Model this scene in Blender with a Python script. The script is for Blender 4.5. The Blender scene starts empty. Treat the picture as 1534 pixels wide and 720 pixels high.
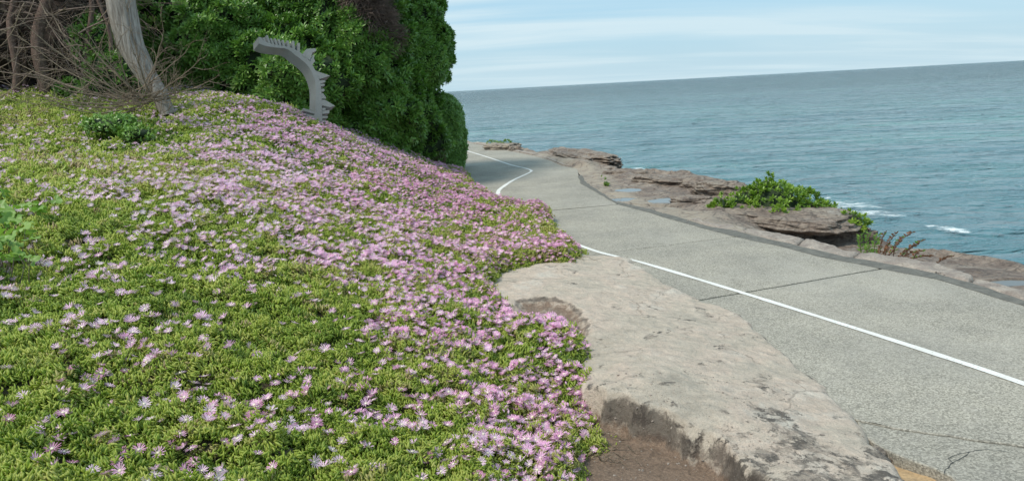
import bpy, bmesh, math, random
import numpy as np
from mathutils import Vector, Matrix, Euler
random.seed(7); RNG = np.random.default_rng(11)
SC = bpy.context.scene; COL = SC.collection
R = math.radians
# ------------------------------------------------------------------ camera
F = 1130.; CZ = 1.65
PH = math.atan(228/F*math.cos(R(3.1))); TH = R(3.1)
fw = np.array([0, math.cos(PH), -math.sin(PH)]); r0 = np.array([1, 0, 0.]); u0 = np.array([0, math.sin(PH), math.cos(PH)])
rt = math.cos(TH)*r0 - math.sin(TH)*u0; up = math.sin(TH)*r0 + math.cos(TH)*u0
cam = bpy.data.cameras.new('camera'); cam.sensor_width = 36; cam.lens = F/1534*36; cam.clip_start = .05; cam.clip_end = 80000
co = bpy.data.objects.new('camera', cam); COL.objects.link(co); SC.camera = co
co.matrix_world = Matrix(((rt[0], up[0], -fw[0], 0), (rt[1], up[1], -fw[1], 0), (rt[2], up[2], -fw[2], CZ), (0, 0, 0, 1)))
CAM = np.array([0, 0, CZ])
def ray(x, y): return fw + (x-767)/F*rt - (y-360)/F*up
def W(x, y, z=0.):                     # the place on level z that the photo shows at (x, y)
    d = ray(x, y); return CAM + d*((z-CZ)/d[2])
def Wd(x, y, Y):                       # ... at distance Y ahead
    d = ray(x, y); return CAM + d*(Y/d[1])
def project(P):
    q = P - CAM; z = q@fw
    return 767 + F*(q@rt)/z, 360 - F*(q@up)/z, z
# ------------------------------------------------------------------ sky, sun, exposure
SUN_EL, SUN_AZ = R(56), R(-122)        # azimuth from +Y (the view) towards +X
SC.view_settings.view_transform = 'Standard'; SC.view_settings.look = 'None'
SC.view_settings.exposure = 0.45; SC.view_settings.gamma = 1
wd = bpy.data.worlds.new('World'); SC.world = wd; wd.use_nodes = True
nt = wd.node_tree; nt.nodes.clear()
class NT:
    def __init__(s, tree): s.t = tree
    def n(s, typ, ins=None, **kw):
        nd = s.t.nodes.new(typ)
        for k, v in kw.items(): setattr(nd, k, v)
        for k, v in (ins or {}).items():
            sk = nd.inputs[k]
            if isinstance(v, bpy.types.NodeSocket): s.t.links.new(v, sk)
            elif isinstance(v, bpy.types.Node): s.t.links.new(v.outputs[0], sk)
            else:
                if isinstance(v, (tuple, list)) and len(v) == 3 and sk.type == 'RGBA': v = (*v, 1)
                sk.default_value = v
        return nd
    def math(s, op, a, b=0., c=0., clamp=False): return s.n('ShaderNodeMath', {0: a, 1: b, 2: c}, operation=op, use_clamp=clamp).outputs[0]
    def mix(s, f, a, b, mode='MIX'):
        return s.n('ShaderNodeMix', {0: f, 6: a, 7: b}, data_type='RGBA', blend_type=mode).outputs[2]
    def ramp(s, f, stops, interp='LINEAR'):
        nd = s.n('ShaderNodeValToRGB', {0: f}); cr = nd.color_ramp; cr.interpolation = interp
        while len(cr.elements) < len(stops): cr.elements.new(.5)
        for e, (p, c) in zip(cr.elements, stops):
            e.position = p; e.color = (c, c, c, 1) if isinstance(c, (int, float)) else (*c, 1)
        return nd.outputs[0]
    def noise(s, vec, scale, detail=4, rough=.55, dist=0., out=0):
        ins = {'Scale': scale, 'Detail': detail, 'Roughness': rough, 'Distortion': dist}
        if vec is not None: ins['Vector'] = vec
        return s.n('ShaderNodeTexNoise', ins).outputs[out]
    def mapr(s, f, a, b, c=0., d=1.): return s.n('ShaderNodeMapRange', {0: f, 1: a, 2: b, 3: c, 4: d}).outputs[0]
    def attr(s, name, inst=False): return s.n('ShaderNodeAttribute', attribute_name=name, attribute_type='INSTANCER' if inst else 'GEOMETRY').outputs['Fac']
    def link(s, a, b): s.t.links.new(a, b)
w = NT(nt)
sky = w.n('ShaderNodeTexSky', sky_type='NISHITA', sun_disc=False, sun_elevation=SUN_EL, sun_rotation=SUN_AZ, air_density=1.0, dust_density=1.2, ozone_density=1.5)
dirv = w.n('ShaderNodeTexCoord').outputs['Generated']
sx = w.n('ShaderNodeSeparateXYZ', {0: dirv})
zz = w.math('ADD', w.math('ABSOLUTE', sx.outputs[2]), .12)
cv = w.n('ShaderNodeCombineXYZ', {0: w.math('DIVIDE', sx.outputs[0], zz), 1: w.math('DIVIDE', sx.outputs[1], zz), 2: 0.})
mp = w.n('ShaderNodeMapping', {0: cv, 1: (0.4, 1.1, 0), 2: (0, 0, R(-24)), 3: (.30, 1.2, 1)})
cl = w.noise(mp, 1.1, 6, .52, .35)
veil = w.noise(cv, .35, 3, .5)
cmask = w.ramp(cl, [(.36, .12), (.48, .35), (.60, .85), (.75, 1.)])
cmask = w.math('MULTIPLY', cmask, w.mapr(veil, .3, .6, .82, 1.), clamp=True)
skyc = w.mix(cmask, w.mix(.7, sky, (2.6, 5.0, 6.7)), (5.2, 6.3, 6.75))
# a thin pale veil low over the horizon
low = w.mapr(sx.outputs[2], .0, .09, .6, 0.)
skyc = w.mix(low, skyc, (4.5, 5.75, 6.3))
bg = w.n('ShaderNodeBackground', {0: skyc, 1: .1}); out = w.n('ShaderNodeOutputWorld'); w.link(bg.outputs[0], out.inputs[0])
sl = bpy.data.lights.new('sun', 'SUN'); sl.energy = 2.5; sl.angle = R(14); sl.color = (1, .94, .84)
so = bpy.data.objects.new('sun', sl); COL.objects.link(so)
sdir = Vector((math.sin(SUN_AZ)*math.cos(SUN_EL), math.cos(SUN_AZ)*math.cos(SUN_EL), math.sin(SUN_EL)))
so.rotation_euler = sdir.to_track_quat('Z', 'Y').to_euler()
# ------------------------------------------------------------------ numeric helpers
def _hash(ix, iy, iz, s):
    h = (ix.astype(np.int64)*374761393 + iy.astype(np.int64)*668265263 + iz.astype(np.int64)*2147483647 + s*974711) & 0xffffffff
    h = ((h ^ (h >> 13))*1274126177) & 0xffffffff; h = (h ^ (h >> 16))*2246822519 & 0xffffffff
    return ((h ^ (h >> 15)) & 0xffffff)/float(0xffffff)
def vnoise(x, y, z=None, s=0):
    x = np.asarray(x, float); y = np.asarray(y, float); z = np.zeros_like(x) if z is None else np.asarray(z, float)
    ix, iy, iz = np.floor(x), np.floor(y), np.floor(z); fx, fy, fz = x-ix, y-iy, z-iz
    fx, fy, fz = [t*t*t*(t*(t*6-15)+10) for t in (fx, fy, fz)]
    o = 0
    for a in (0, 1):
        for b in (0, 1):
            for c in (0, 1):
                o = o + _hash(ix+a, iy+b, iz+c, s)*(fx if a else 1-fx)*(fy if b else 1-fy)*(fz if c else 1-fz)
    return o*2-1
def fbm(x, y, z=None, o=4, s=0, g=.5):
    t = 0; a = 1.; f_ = 1.; n = 0
    for i in range(o):
        t = t + a*vnoise(np.asarray(x)*f_+i*17.3, np.asarray(y)*f_-i*9.1, None if z is None else np.asarray(z)*f_+i*3.7, s+i); n += a; a *= g; f_ *= 2.03
    return t/n
def sstep(x, a, b): t = np.clip((x-a)/(b-a), 0, 1); return t*t*(3-2*t)
class TPS:
    def __init__(s, pts, lam=1e-3):
        p = np.array(pts, float); s.c = p[:, :2]; n = len(p)
        d = np.linalg.norm(s.c[:, None]-s.c[None], axis=2); K = s.k(d) + lam*np.eye(n)
        P = np.hstack([np.ones((n, 1)), s.c]); A = np.zeros((n+3, n+3)); A[:n, :n] = K; A[:n, n:] = P; A[n:, :n] = P.T
        s.w = np.linalg.solve(A, np.concatenate([p[:, 2], np.zeros(3)]))
    def k(s, d): return np.where(d > 1e-9, d*d*np.log(np.maximum(d, 1e-9)), 0)
    def __call__(s, x, y):
        x = np.asarray(x, float); sh = x.shape; q = np.stack([x.ravel(), np.asarray(y, float).ravel()], 1); n = len(s.c); o = np.empty(len(q))
        for i in range(0, len(q), 20000):
            b = q[i:i+20000]; d = np.linalg.norm(b[:, None]-s.c[None], axis=2)
            o[i:i+20000] = s.k(d)@s.w[:n] + s.w[n] + b@s.w[n+1:]
        return o.reshape(sh)
def idw(pts, x, y, p=3.):
    P = np.array(pts, float); x = np.asarray(x, float); sh = x.shape; q = np.stack([x.ravel(), np.asarray(y, float).ravel()], 1); o = np.empty(len(q))
    for i in range(0, len(q), 20000):
        b = q[i:i+20000]; d = np.linalg.norm(b[:, None]-P[None, :, :2], axis=2)+.03; ww = d**-p
        o[i:i+20000] = (ww@P[:, 2])/ww.sum(1)
    return o.reshape(sh)
def sdist(poly, x, y):                  # positive inside
    P = np.array(poly, float)[:, :2]; x = np.asarray(x, float); y = np.asarray(y, float)
    best = np.full(x.shape, 1e9); ins = np.zeros(x.shape, bool); n = len(P)
    for i in range(n):
        a, b = P[i], P[(i+1) % n]; ab = b-a
        t = np.clip(((x-a[0])*ab[0]+(y-a[1])*ab[1])/(ab@ab+1e-12), 0, 1)
        best = np.minimum(best, (x-a[0]-t*ab[0])**2+(y-a[1]-t*ab[1])**2)
        if a[1] != b[1]:
            c = ((a[1] > y) != (b[1] > y)) & (x < (b[0]-a[0])*(y-a[1])/(b[1]-a[1])+a[0]); ins ^= c
    return np.where(ins, 1, -1)*np.sqrt(best)
def resample(P, step):
    P = np.array(P, float); d = np.r_[0, np.cumsum(np.linalg.norm(np.diff(P, axis=0), axis=1))]
    n = max(2, int(d[-1]/step)+1); t = np.linspace(0, d[-1], n)
    return np.stack([np.interp(t, d, P[:, k]) for k in range(P.shape[1])], 1)
def smooth_line(P, step):               # Catmull-Rom through the points, then even steps
    P = np.array(P, float); Q = np.vstack([2*P[0]-P[1], P, 2*P[-1]-P[-2]]); o = []
    for i in range(1, len(Q)-2):
        for t in np.linspace(0, 1, 12, endpoint=False):
            a, b, c, d = Q[i-1:i+3]
            o.append(.5*((2*b)+(c-a)*t+(2*a-5*b+4*c-d)*t*t+(3*b-a-3*c+d)*t**3))
    o.append(P[-1]); return resample(o, step)
# ------------------------------------------------------------------ object helpers
def tag(o, label=None, cat=None, group=None, kind=None):
    for k, v in (('label', label), ('category', cat), ('group', group), ('kind', kind)):
        if v: o[k] = v
    return o
def empty(name, loc=(0, 0, 0), rz=0, **kw):
    o = bpy.data.objects.new(name, None); COL.objects.link(o); o.location = Vector([float(c) for c in loc]); o.rotation_euler = (0, 0, rz)
    o.empty_display_size = .1; return tag(o, **kw)
def mkmesh(name, V, Fc, mats, smooth=True, midx=None):
    me = bpy.data.meshes.new(name); V = np.asarray(V, np.float32)
    if isinstance(Fc, np.ndarray):
        k = Fc.shape[1]; me.vertices.add(len(V)); me.vertices.foreach_set('co', V.ravel())
        me.loops.add(Fc.size); me.loops.foreach_set('vertex_index', Fc.astype(np.int32).ravel())
        me.polygons.add(len(Fc)); me.polygons.foreach_set('loop_start', np.arange(len(Fc), dtype=np.int32)*k)
        me.update(calc_edges=True)
    else:
        me.from_pydata(V.tolist(), [], Fc); me.update()
    for m in (mats if isinstance(mats, (list, tuple)) else [mats]): me.materials.append(m)
    if midx is not None: me.polygons.foreach_set('material_index', np.asarray(midx, np.int32))
    me.polygons.foreach_set('use_smooth', np.full(len(me.polygons), smooth)); me.validate(); return me
def fattr(me, name, arr, typ='FLOAT'):
    a = me.attributes.new(name, typ, 'POINT')
    a.data.foreach_set('vector' if typ == 'FLOAT_VECTOR' else 'value', np.asarray(arr, np.int32 if typ == 'INT' else np.float32).ravel())
def obj(name, me, parent=None, link=True, loc=None, rot=None, **kw):
    o = bpy.data.objects.new(name, me)
    if link: COL.objects.link(o)
    if parent is not None: o.parent = parent
    if loc is not None: o.location = Vector([float(c) for c in loc])
    if rot is not None: o.rotation_euler = rot
    return tag(o, **kw)
def gridfaces(nu, nv, keep=None):
    i, j = np.meshgrid(np.arange(nu-1), np.arange(nv-1), indexing='ij'); a = (i*nv+j)
    Fq = np.stack([a, a+nv, a+nv+1, a+1], -1).reshape(-1, 4)
    return Fq if keep is None else Fq[keep.ravel()]
def compact(V, Fq, *attrs):
    used = np.unique(Fq); m = np.full(len(V), -1); m[used] = np.arange(len(used))
    return (V[used], m[Fq]) + tuple(a[used] for a in attrs)
def tube(path, rad, k=5):
    P = np.array(path, float); n = len(P); rad = np.broadcast_to(rad, (n,)); T = np.gradient(P, axis=0)
    T /= np.linalg.norm(T, axis=1)[:, None]+1e-9; ref = np.array([0, 0, 1.]) if abs(T[0, 2]) < .9 else np.array([1., 0, 0])
    A = np.cross(T, ref); A /= np.linalg.norm(A, axis=1)[:, None]+1e-9; B = np.cross(T, A)
    an = np.arange(k)/k*2*np.pi
    V = (P[:, None]+rad[:, None, None]*(np.cos(an)[None, :, None]*A[:, None]+np.sin(an)[None, :, None]*B[:, None])).reshape(-1, 3)
    Fq = [(i*k+j, i*k+(j+1) % k, (i+1)*k+(j+1) % k, (i+1)*k+j) for i in range(n-1) for j in range(k)]
    return V, np.array(Fq)
class Acc:
    def __init__(s): s.V = []; s.F = []; s.n = 0
    def add(s, V, Fq): s.V.append(np.asarray(V)); s.F.append(np.asarray(Fq)+s.n); s.n += len(V)
    def mesh(s, name, mat, smooth=True): return mkmesh(name, np.vstack(s.V), np.vstack(s.F), mat, smooth)
def prism(name, poly, z0, z1, mat, bevel=.004, topnoise=0., seed=0):   # a slab with its own outline, thickness and softened arris
    bm = bmesh.new(); P = [(float(p[0]), float(p[1])) for p in poly]
    ar = sum(P[i][0]*P[(i+1) % len(P)][1]-P[(i+1) % len(P)][0]*P[i][1] for i in range(len(P)))
    if ar < 0: P = P[::-1]
    n = len(P); bot = [bm.verts.new((x, y, z0)) for x, y in P]; mid = [bm.verts.new((x, y, z1-bevel)) for x, y in P]
    Pa = np.array(P); e = np.roll(Pa, -1, 0)-np.roll(Pa, 1, 0); nr = np.stack([-e[:, 1], e[:, 0]], 1); nr /= np.linalg.norm(nr, axis=1)[:, None]+1e-9
    top = [bm.verts.new((x+nr[i, 0]*bevel, y+nr[i, 1]*bevel, z1)) for i, (x, y) in enumerate(P)]
    for a, b in ((bot, mid), (mid, top)):
        for i in range(n): bm.faces.new((a[i], a[(i+1) % n], b[(i+1) % n], b[i]))
    bm.faces.new(top)
    bmesh.ops.triangulate(bm, faces=[bm.faces[-1]] if False else [f for f in bm.faces if len(f.verts) > 4])
    me = bpy.data.meshes.new(name); bm.to_mesh(me); bm.free(); me.materials.append(mat); return me
def scatter(ob, pts, rot, scl, idx, srcs, **fl):
    """adds loose points to ob's mesh and grows the source shapes on them with geometry nodes"""
    me = ob.data; n0 = len(me.vertices); n = len(pts)
    if n == 0: return
    me.vertices.add(n); cs = np.empty((n0+n)*3, np.float32); me.vertices.foreach_get('co', cs); cs[n0*3:] = np.asarray(pts, np.float32).ravel(); me.vertices.foreach_set('co', cs)
    def full(a, shape=()): a = np.asarray(a, float); z = np.zeros((n0, *shape)); return np.concatenate([z, a])
    fattr(me, 'rot', full(rot, (3,)), 'FLOAT_VECTOR'); fattr(me, 'scl', full(scl)); fattr(me, 'idx', full(idx), 'INT'); fattr(me, 'pt', np.r_[np.zeros(n0), np.ones(n)])
    for k, v in fl.items(): fattr(me, k, full(v))
    ng = bpy.data.node_groups.new('scatter', 'GeometryNodeTree')
    ng.interface.new_socket('Geometry', in_out='INPUT', socket_type='NodeSocketGeometry'); ng.interface.new_socket('Geometry', in_out='OUTPUT', socket_type='NodeSocketGeometry')
    g = NT(ng); gi = g.n('NodeGroupInput'); go = g.n('NodeGroupOutput'); J = g.n('GeometryNodeJoinGeometry')
    for s_ in reversed(srcs):
        oi = g.n('GeometryNodeObjectInfo'); oi.inputs['Object'].default_value = s_; oi.inputs['As Instance'].default_value = True
        g.link(oi.outputs['Geometry'], J.inputs[0])
    def na(name, t): return g.n('GeometryNodeInputNamedAttribute', {'Name': name}, data_type=t).outputs[0]
    sel = g.n('FunctionNodeCompare', {0: na('pt', 'FLOAT'), 1: .5}, data_type='FLOAT', operation='GREATER_THAN').outputs[0]
    er = g.n('FunctionNodeEulerToRotation', {0: na('rot', 'FLOAT_VECTOR')}).outputs[0]
    ip = g.n('GeometryNodeInstanceOnPoints', {'Points': gi.outputs[0], 'Selection': sel, 'Instance': J.outputs[0], 'Pick Instance': True,
        'Instance Index': na('idx', 'INT'), 'Rotation': er, 'Scale': na('scl', 'FLOAT')})
    J2 = g.n('GeometryNodeJoinGeometry'); g.link(gi.outputs[0], J2.inputs[0]); g.link(ip.outputs[0], J2.inputs[0]); g.link(J2.outputs[0], go.inputs[0])
    md = ob.modifiers.new('foliage', 'NODES'); md.node_group = ng
# ------------------------------------------------------------------ materials
def mat(name):
    m = bpy.data.materials.new(name); m.use_nodes = True; m.node_tree.nodes.clear(); k = NT(m.node_tree)
    return m, k
def fin(m, k, shader, disp=None):
    o = k.n('ShaderNodeOutputMaterial'); k.link(shader.outputs[0] if isinstance(shader, bpy.types.Node) else shader, o.inputs[0]); return m
def pos(k): return k.n('ShaderNodeNewGeometry').outputs['Position']
def bump(k, h, dist, strength=1., nrm=None):
    ins = {'Height': h, 'Distance': dist, 'Strength': strength}
    if nrm is not None: ins['Normal'] = nrm
    return k.n('ShaderNodeBump', ins).outputs[0]
def pbsdf(k, col, rough=.8, nrm=None, **kw):
    ins = {'Base Color': col, 'Roughness': rough}
    if nrm is not None: ins['Normal'] = nrm
    ins.update(kw); return k.n('ShaderNodeBsdfPrincipled', ins)
def m_concrete():
    m, k = mat('exposed_aggregate'); p = pos(k)
    vo = k.n('ShaderNodeTexVoronoi', {'Vector': p, 'Scale': 135.}); spec = k.n('ShaderNodeSeparateColor', {0: vo.outputs['Color']}).outputs[0]
    sp = k.ramp(spec, [(0, (.09, .085, .072)), (.28, (.20, .19, .162)), (.6, (.36, .336, .285)), (1., (.60, .565, .485))])
    big = k.noise(p, 1.3, 4, .6); mid = k.noise(p, 9, 4, .6)
    c = k.mix(.46, sp, (.295, .272, .226))
    c = k.mix(1., c, k.ramp(big, [(.3, (.80, .80, .79)), (.7, (1.12, 1.10, 1.06))]), 'MULTIPLY')
    c = k.mix(k.mapr(mid, .45, .75, 0, .25), c, (.42, .385, .34))
    wx = k.n('ShaderNodeMapping', {0: p, 3: (1., .18, 1)}); st = k.noise(wx, 2.2, 5, .6)
    c = k.mix(k.mapr(st, .52, .75, 0, .35), c, (.19, .18, .155)); pa = k.noise(p, .55, 5, .65, .3); c = k.mix(k.mapr(pa, .5, .68, 0, .4), c, (.40, .375, .325)); sc2 = k.noise(p, 3.1, 7, .75, .2); c = k.mix(k.mapr(sc2, .62, .72, 0, .45), c, (.14, .128, .105))
    b = bump(k, vo.outputs['Distance'], .004, .5); b = bump(k, mid, .01, .5, b)
    return fin(m, k, pbsdf(k, c, .85, b))
def m_flat(name, col, col2, scale=8., rough=.85, bd=.01, dist=0.):
    m, k = mat(name); p = pos(k); a = k.noise(p, scale, 6, .6, dist); b_ = k.noise(p, scale*7, 4, .6)
    c = k.mix(k.mapr(a, .35, .65), col, col2); c = k.mix(1., c, k.ramp(b_, [(.3, .75), (.7, 1.2)]), 'MULTIPLY')
    return fin(m, k, pbsdf(k, c, rough, bump(k, b_, bd, .7)))
def m_ledge():
    m, k = mat('pale_sandstone'); p = pos(k); soil = k.attr('soil')
    a = k.noise(p, 2.2, 6, .6, .2); f_ = k.noise(p, 14, 7, .65, .1); g = k.noise(p, 160, 3, .7)
    c = k.ramp(a, [(.32, (.41, .355, .285)), (.45, (.50, .425, .34)), (.55, (.53, .43, .345)), (.68, (.57, .515, .435))])
    wv = k.n('ShaderNodeMapping', {0: p, 2: (0, 0, R(-35)), 3: (1, 4., 3)}); st = k.noise(wv, 2.6, 5, .6, .5)
    c = k.mix(k.mapr(st, .55, .72, 0, .5), c, (.50, .44, .36)); c = k.mix(k.mapr(st, .42, .3, 0, .45), c, (.30, .26, .21))
    c = k.mix(1., c, k.ramp(f_, [(.3, .82), (.65, 1.12)]), 'MULTIPLY')
    c = k.mix(1., c, k.ramp(g, [(.3, .8), (.7, 1.18)]), 'MULTIPLY')
    pt = k.n('ShaderNodeTexVoronoi', {'Vector': p, 'Scale': 48.}).outputs['Distance']; c = k.mix(k.mapr(pt, .12, .0, 0, .35), c, (.16, .13, .10))
    # black crust: blotches that gather towards the low near end
    cr = k.noise(p, 6.5, 9, .74, .25); crm = k.ramp(k.math('ADD', cr, k.math('MULTIPLY', k.math('SUBTRACT', k.attr('crust'), .5), .16)), [(.535, 0.), (.575, 1.)])
    c = k.mix(k.math('MULTIPLY', crm, k.mapr(f_, .38, .56, .25, .95)), c, (.085, .072, .06))
    fv = k.n('ShaderNodeTexVoronoi', {'Vector': k.mix(.16, p, k.n('ShaderNodeTexNoise', {'Vector': p, 'Scale': 5., 'Detail': 6.}).outputs[1]), 'Scale': 1.7}, feature='DISTANCE_TO_EDGE').outputs[0]
    fk = k.math('MULTIPLY', k.mapr(fv, 0, .012, 1, 0), k.mapr(a, .47, .55), clamp=True); c = k.mix(k.math('MULTIPLY', fk, .55), c, (.14, .11, .085))
    ls = k.noise(p, 26, 8, .8, .2); c = k.mix(k.mapr(ls, .56, .66, 0, .4), c, (.22, .19, .155)); c = k.mix(k.mapr(ls, .42, .34, 0, .35), c, (.66, .60, .52))
    # damp brown ground at the foot
    n2 = k.noise(p, 75, 6, .85); br = k.ramp(n2, [(.3, (.10, .066, .044)), (.5, (.20, .135, .092)), (.72, (.34, .24, .165))])
    sm = k.math('ADD', soil, k.mapr(f_, .3, .7, -.22, .22)); sm = k.ramp(sm, [(.36, 0.), (.60, 1.)])
    c = k.mix(sm, c, br)
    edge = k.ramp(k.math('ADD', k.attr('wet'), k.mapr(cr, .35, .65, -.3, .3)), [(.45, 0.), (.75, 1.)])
    c = k.mix(k.math('MULTIPLY', edge, .75), c, (.06, .045, .035))  # dark band: damp stain, with the undercut's shade put into the colour too
    b = bump(k, f_, .03, 1.); b = bump(k, g, .005, 1., b); b = bump(k, k.math('MULTIPLY', crm, -1.), .004, .6, b)
    return fin(m, k, pbsdf(k, c, k.mapr(sm, 0, 1, .88, .6), b))
def m_shelf():
    m, k = mat('weathered_shore_rock'); p = pos(k)
    a = k.noise(p, 1.7, 7, .62, .8); f_ = k.noise(p, 16, 8, .7, .4); pale = k.attr('pale')
    lay = k.n('ShaderNodeMapping', {0: p, 3: (1.6, 1.6, 22)}); l = k.noise(lay, 1.3, 6, .65, .4); vc = k.n('ShaderNodeTexVoronoi', {'Vector': k.mix(.25, p, k.n('ShaderNodeTexNoise', {'Vector': p, 'Scale': 3.}).outputs[1]), 'Scale': 4.5}, feature='DISTANCE_TO_EDGE').outputs[0]
    c = k.ramp(a, [(.3, (.12, .092, .075)), (.45, (.23, .175, .14)), (.58, (.33, .265, .21)), (.72, (.40, .36, .31))])
    c = k.mix(k.mapr(l, .5, .7, 0, .6), c, (.30, .255, .21)); c = k.mix(k.mapr(f_, .5, .36, 0, .75), c, (.06, .047, .04))
    pm = k.ramp(k.math('ADD', pale, k.mapr(f_, .3, .7, -.3, .3)), [(.35, 0.), (.65, 1.)])
    c = k.mix(pm, c, k.mix(k.mapr(a, .4, .6), (.40, .34, .265), (.31, .255, .205)))
    ck = k.mapr(vc, 0, .05, 1, 0); ck = k.math('MULTIPLY', ck, k.mapr(a, .4, .55)); c = k.mix(k.math('MULTIPLY', ck, .7, clamp=True), c, (.05, .04, .034)); lich = k.noise(p, 5, 6, .7); c = k.mix(k.mapr(lich, .58, .66, 0, .55), c, (.36, .34, .31))
    b = bump(k, f_, .05, 1.); b = bump(k, l, .04, .8, b); b = bump(k, vc, .03, .6, b)
    return fin(m, k, pbsdf(k, c, .82, b))
def m_leaf(name, cols, rough=.4, trans=.25, spec=.5, inst=True):
    m, k = mat(name); t = k.attr('tint', inst); rnd = k.n('ShaderNodeObjectInfo').outputs['Random']; p = pos(k); n = k.noise(p, 30, 2)
    v = k.math('ADD', k.math('ADD', t, k.math('MULTIPLY', k.math('SUBTRACT', rnd, .5), .35)), k.math('MULTIPLY', k.math('SUBTRACT', n, .5), .3))
    c = k.ramp(v, [(i/(len(cols)-1), q) for i, q in enumerate(cols)])
    pb = pbsdf(k, c, rough); pb.inputs['Specular IOR Level'].default_value = spec
    tr = k.n('ShaderNodeBsdfTranslucent', {0: k.mix(1., c, (1.15, 1.35, .6), 'MULTIPLY')})
    mx = k.n('ShaderNodeMixShader', {0: trans}); k.link(pb.outputs[0], mx.inputs[1]); k.link(tr.outputs[0], mx.inputs[2]); return fin(m, k, mx)
def m_petal(inst=True, dull=False):
    m, k = mat('petal'); t = k.attr('tint', inst) if inst else k.n('ShaderNodeObjectInfo').outputs['Random']
    c = k.ramp(t, [(0, (.85, .66, .80)), (.45, (.87, .57, .77)), (.8, (.84, .42, .68)), (1., (.62, .26, .44))])
    g = k.n('ShaderNodeTexCoord').outputs['Object']; ln = k.n('ShaderNodeVectorMath', {0: g}, operation='LENGTH').outputs['Value']
    c = k.mix(k.mapr(ln, .006, .014, .65, 0.), c, (.84, .76, .78))
    pb = pbsdf(k, c, .6); tr = k.n('ShaderNodeBsdfTranslucent', {0: c}); mx = k.n('ShaderNodeMixShader', {0: .3})
    k.link(pb.outputs[0], mx.inputs[1]); k.link(tr.outputs[0], mx.inputs[2]); return fin(m, k, mx)
def m_bark(name, a, b, sc=9., sz=.14):
    m, k = mat(name); p = k.n('ShaderNodeTexCoord').outputs['Object']; mp = k.n('ShaderNodeMapping', {0: p, 3: (1, 1, sz)})
    n = k.noise(mp, sc*3, 7, .7, .6); n2 = k.noise(mp, sc*.8, 4, .6); c = k.mix(k.mapr(n, .35, .62), b, a)
    c = k.mix(k.mapr(n2, .45, .65, 0, .5), c, tuple(x*.62 for x in a)); return fin(m, k, pbsdf(k, c, .9, bump(k, n, .03, 1.)))
def m_sea():
    m, k = mat('sea_water'); p = pos(k)
    mp = k.n('ShaderNodeMapping', {0: p, 2: (0, 0, R(12)), 3: (.6, 1., 1)})
    big = k.noise(k.n('ShaderNodeMapping', {0: p, 3: (.35, 1, 1)}), .012, 4, .55, .5); pat = k.noise(k.n('ShaderNodeMapping', {0: p, 2: (0, 0, R(-12)), 3: (.3, 1, 1)}), .055, 4, .6, .4)
    c = k.ramp(big, [(.35, (.07, .16, .19)), (.5, (.09, .195, .22)), (.66, (.11, .25, .255))])
    c = k.mix(k.mapr(pat, .5, .7, 0, .65), c, (.13, .31, .29)); c = k.mix(k.mapr(pat, .46, .32, 0, .5), c, (.055, .14, .185))
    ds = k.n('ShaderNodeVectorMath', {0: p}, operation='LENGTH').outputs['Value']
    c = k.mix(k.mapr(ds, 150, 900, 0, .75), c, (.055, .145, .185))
    w1 = k.noise(mp, .42, 3, .6, .3); w2 = k.noise(mp, 1.7, 3, .65, .2); w3 = k.noise(mp, .12, 3, .55)
    fd = k.mapr(ds, 30, 400, 1., 6.); b = bump(k, w3, k.math('MULTIPLY', fd, 3.), 1.); b = bump(k, w1, k.math('MULTIPLY', fd, 2.0), 1., b); b = bump(k, w2, .5, 1., b)
    pb = pbsdf(k, c, .10, b); pb.inputs['IOR'].default_value = 1.33; return fin(m, k, pb)
def m_foam():
    m, k = mat('foam'); p = pos(k); e = k.attr('edge')
    n = k.noise(k.n('ShaderNodeMapping', {0: p, 3: (.6, 1.1, 1)}), 1.3, 8, .72, .9)
    a = k.ramp(k.math('SUBTRACT', k.math('ADD', n, k.math('MULTIPLY', e, .30)), .30), [(.44, 0.), (.62, .95)])
    d = pbsdf(k, (.82, .86, .86), .7); t = k.n('ShaderNodeBsdfTransparent'); mx = k.n('ShaderNodeMixShader', {0: a}); k.link(t.outputs[0], mx.inputs[1]); k.link(d.outputs[0], mx.inputs[2]); return fin(m, k, mx)
def m_plain(name, c, rough=.6, metal=0., bs=40., bd=.002, var=.2):
    m, k = mat(name); p = pos(k); n = k.noise(p, bs, 4, .6); n2 = k.noise(p, 5., 4, .6)
    cc = k.mix(1., c, k.ramp(n2, [(.3, 1-var), (.7, 1+var)]), 'MULTIPLY')
    return fin(m, k, pbsdf(k, cc, rough, bump(k, n, bd, .5), Metallic=metal))
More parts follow.
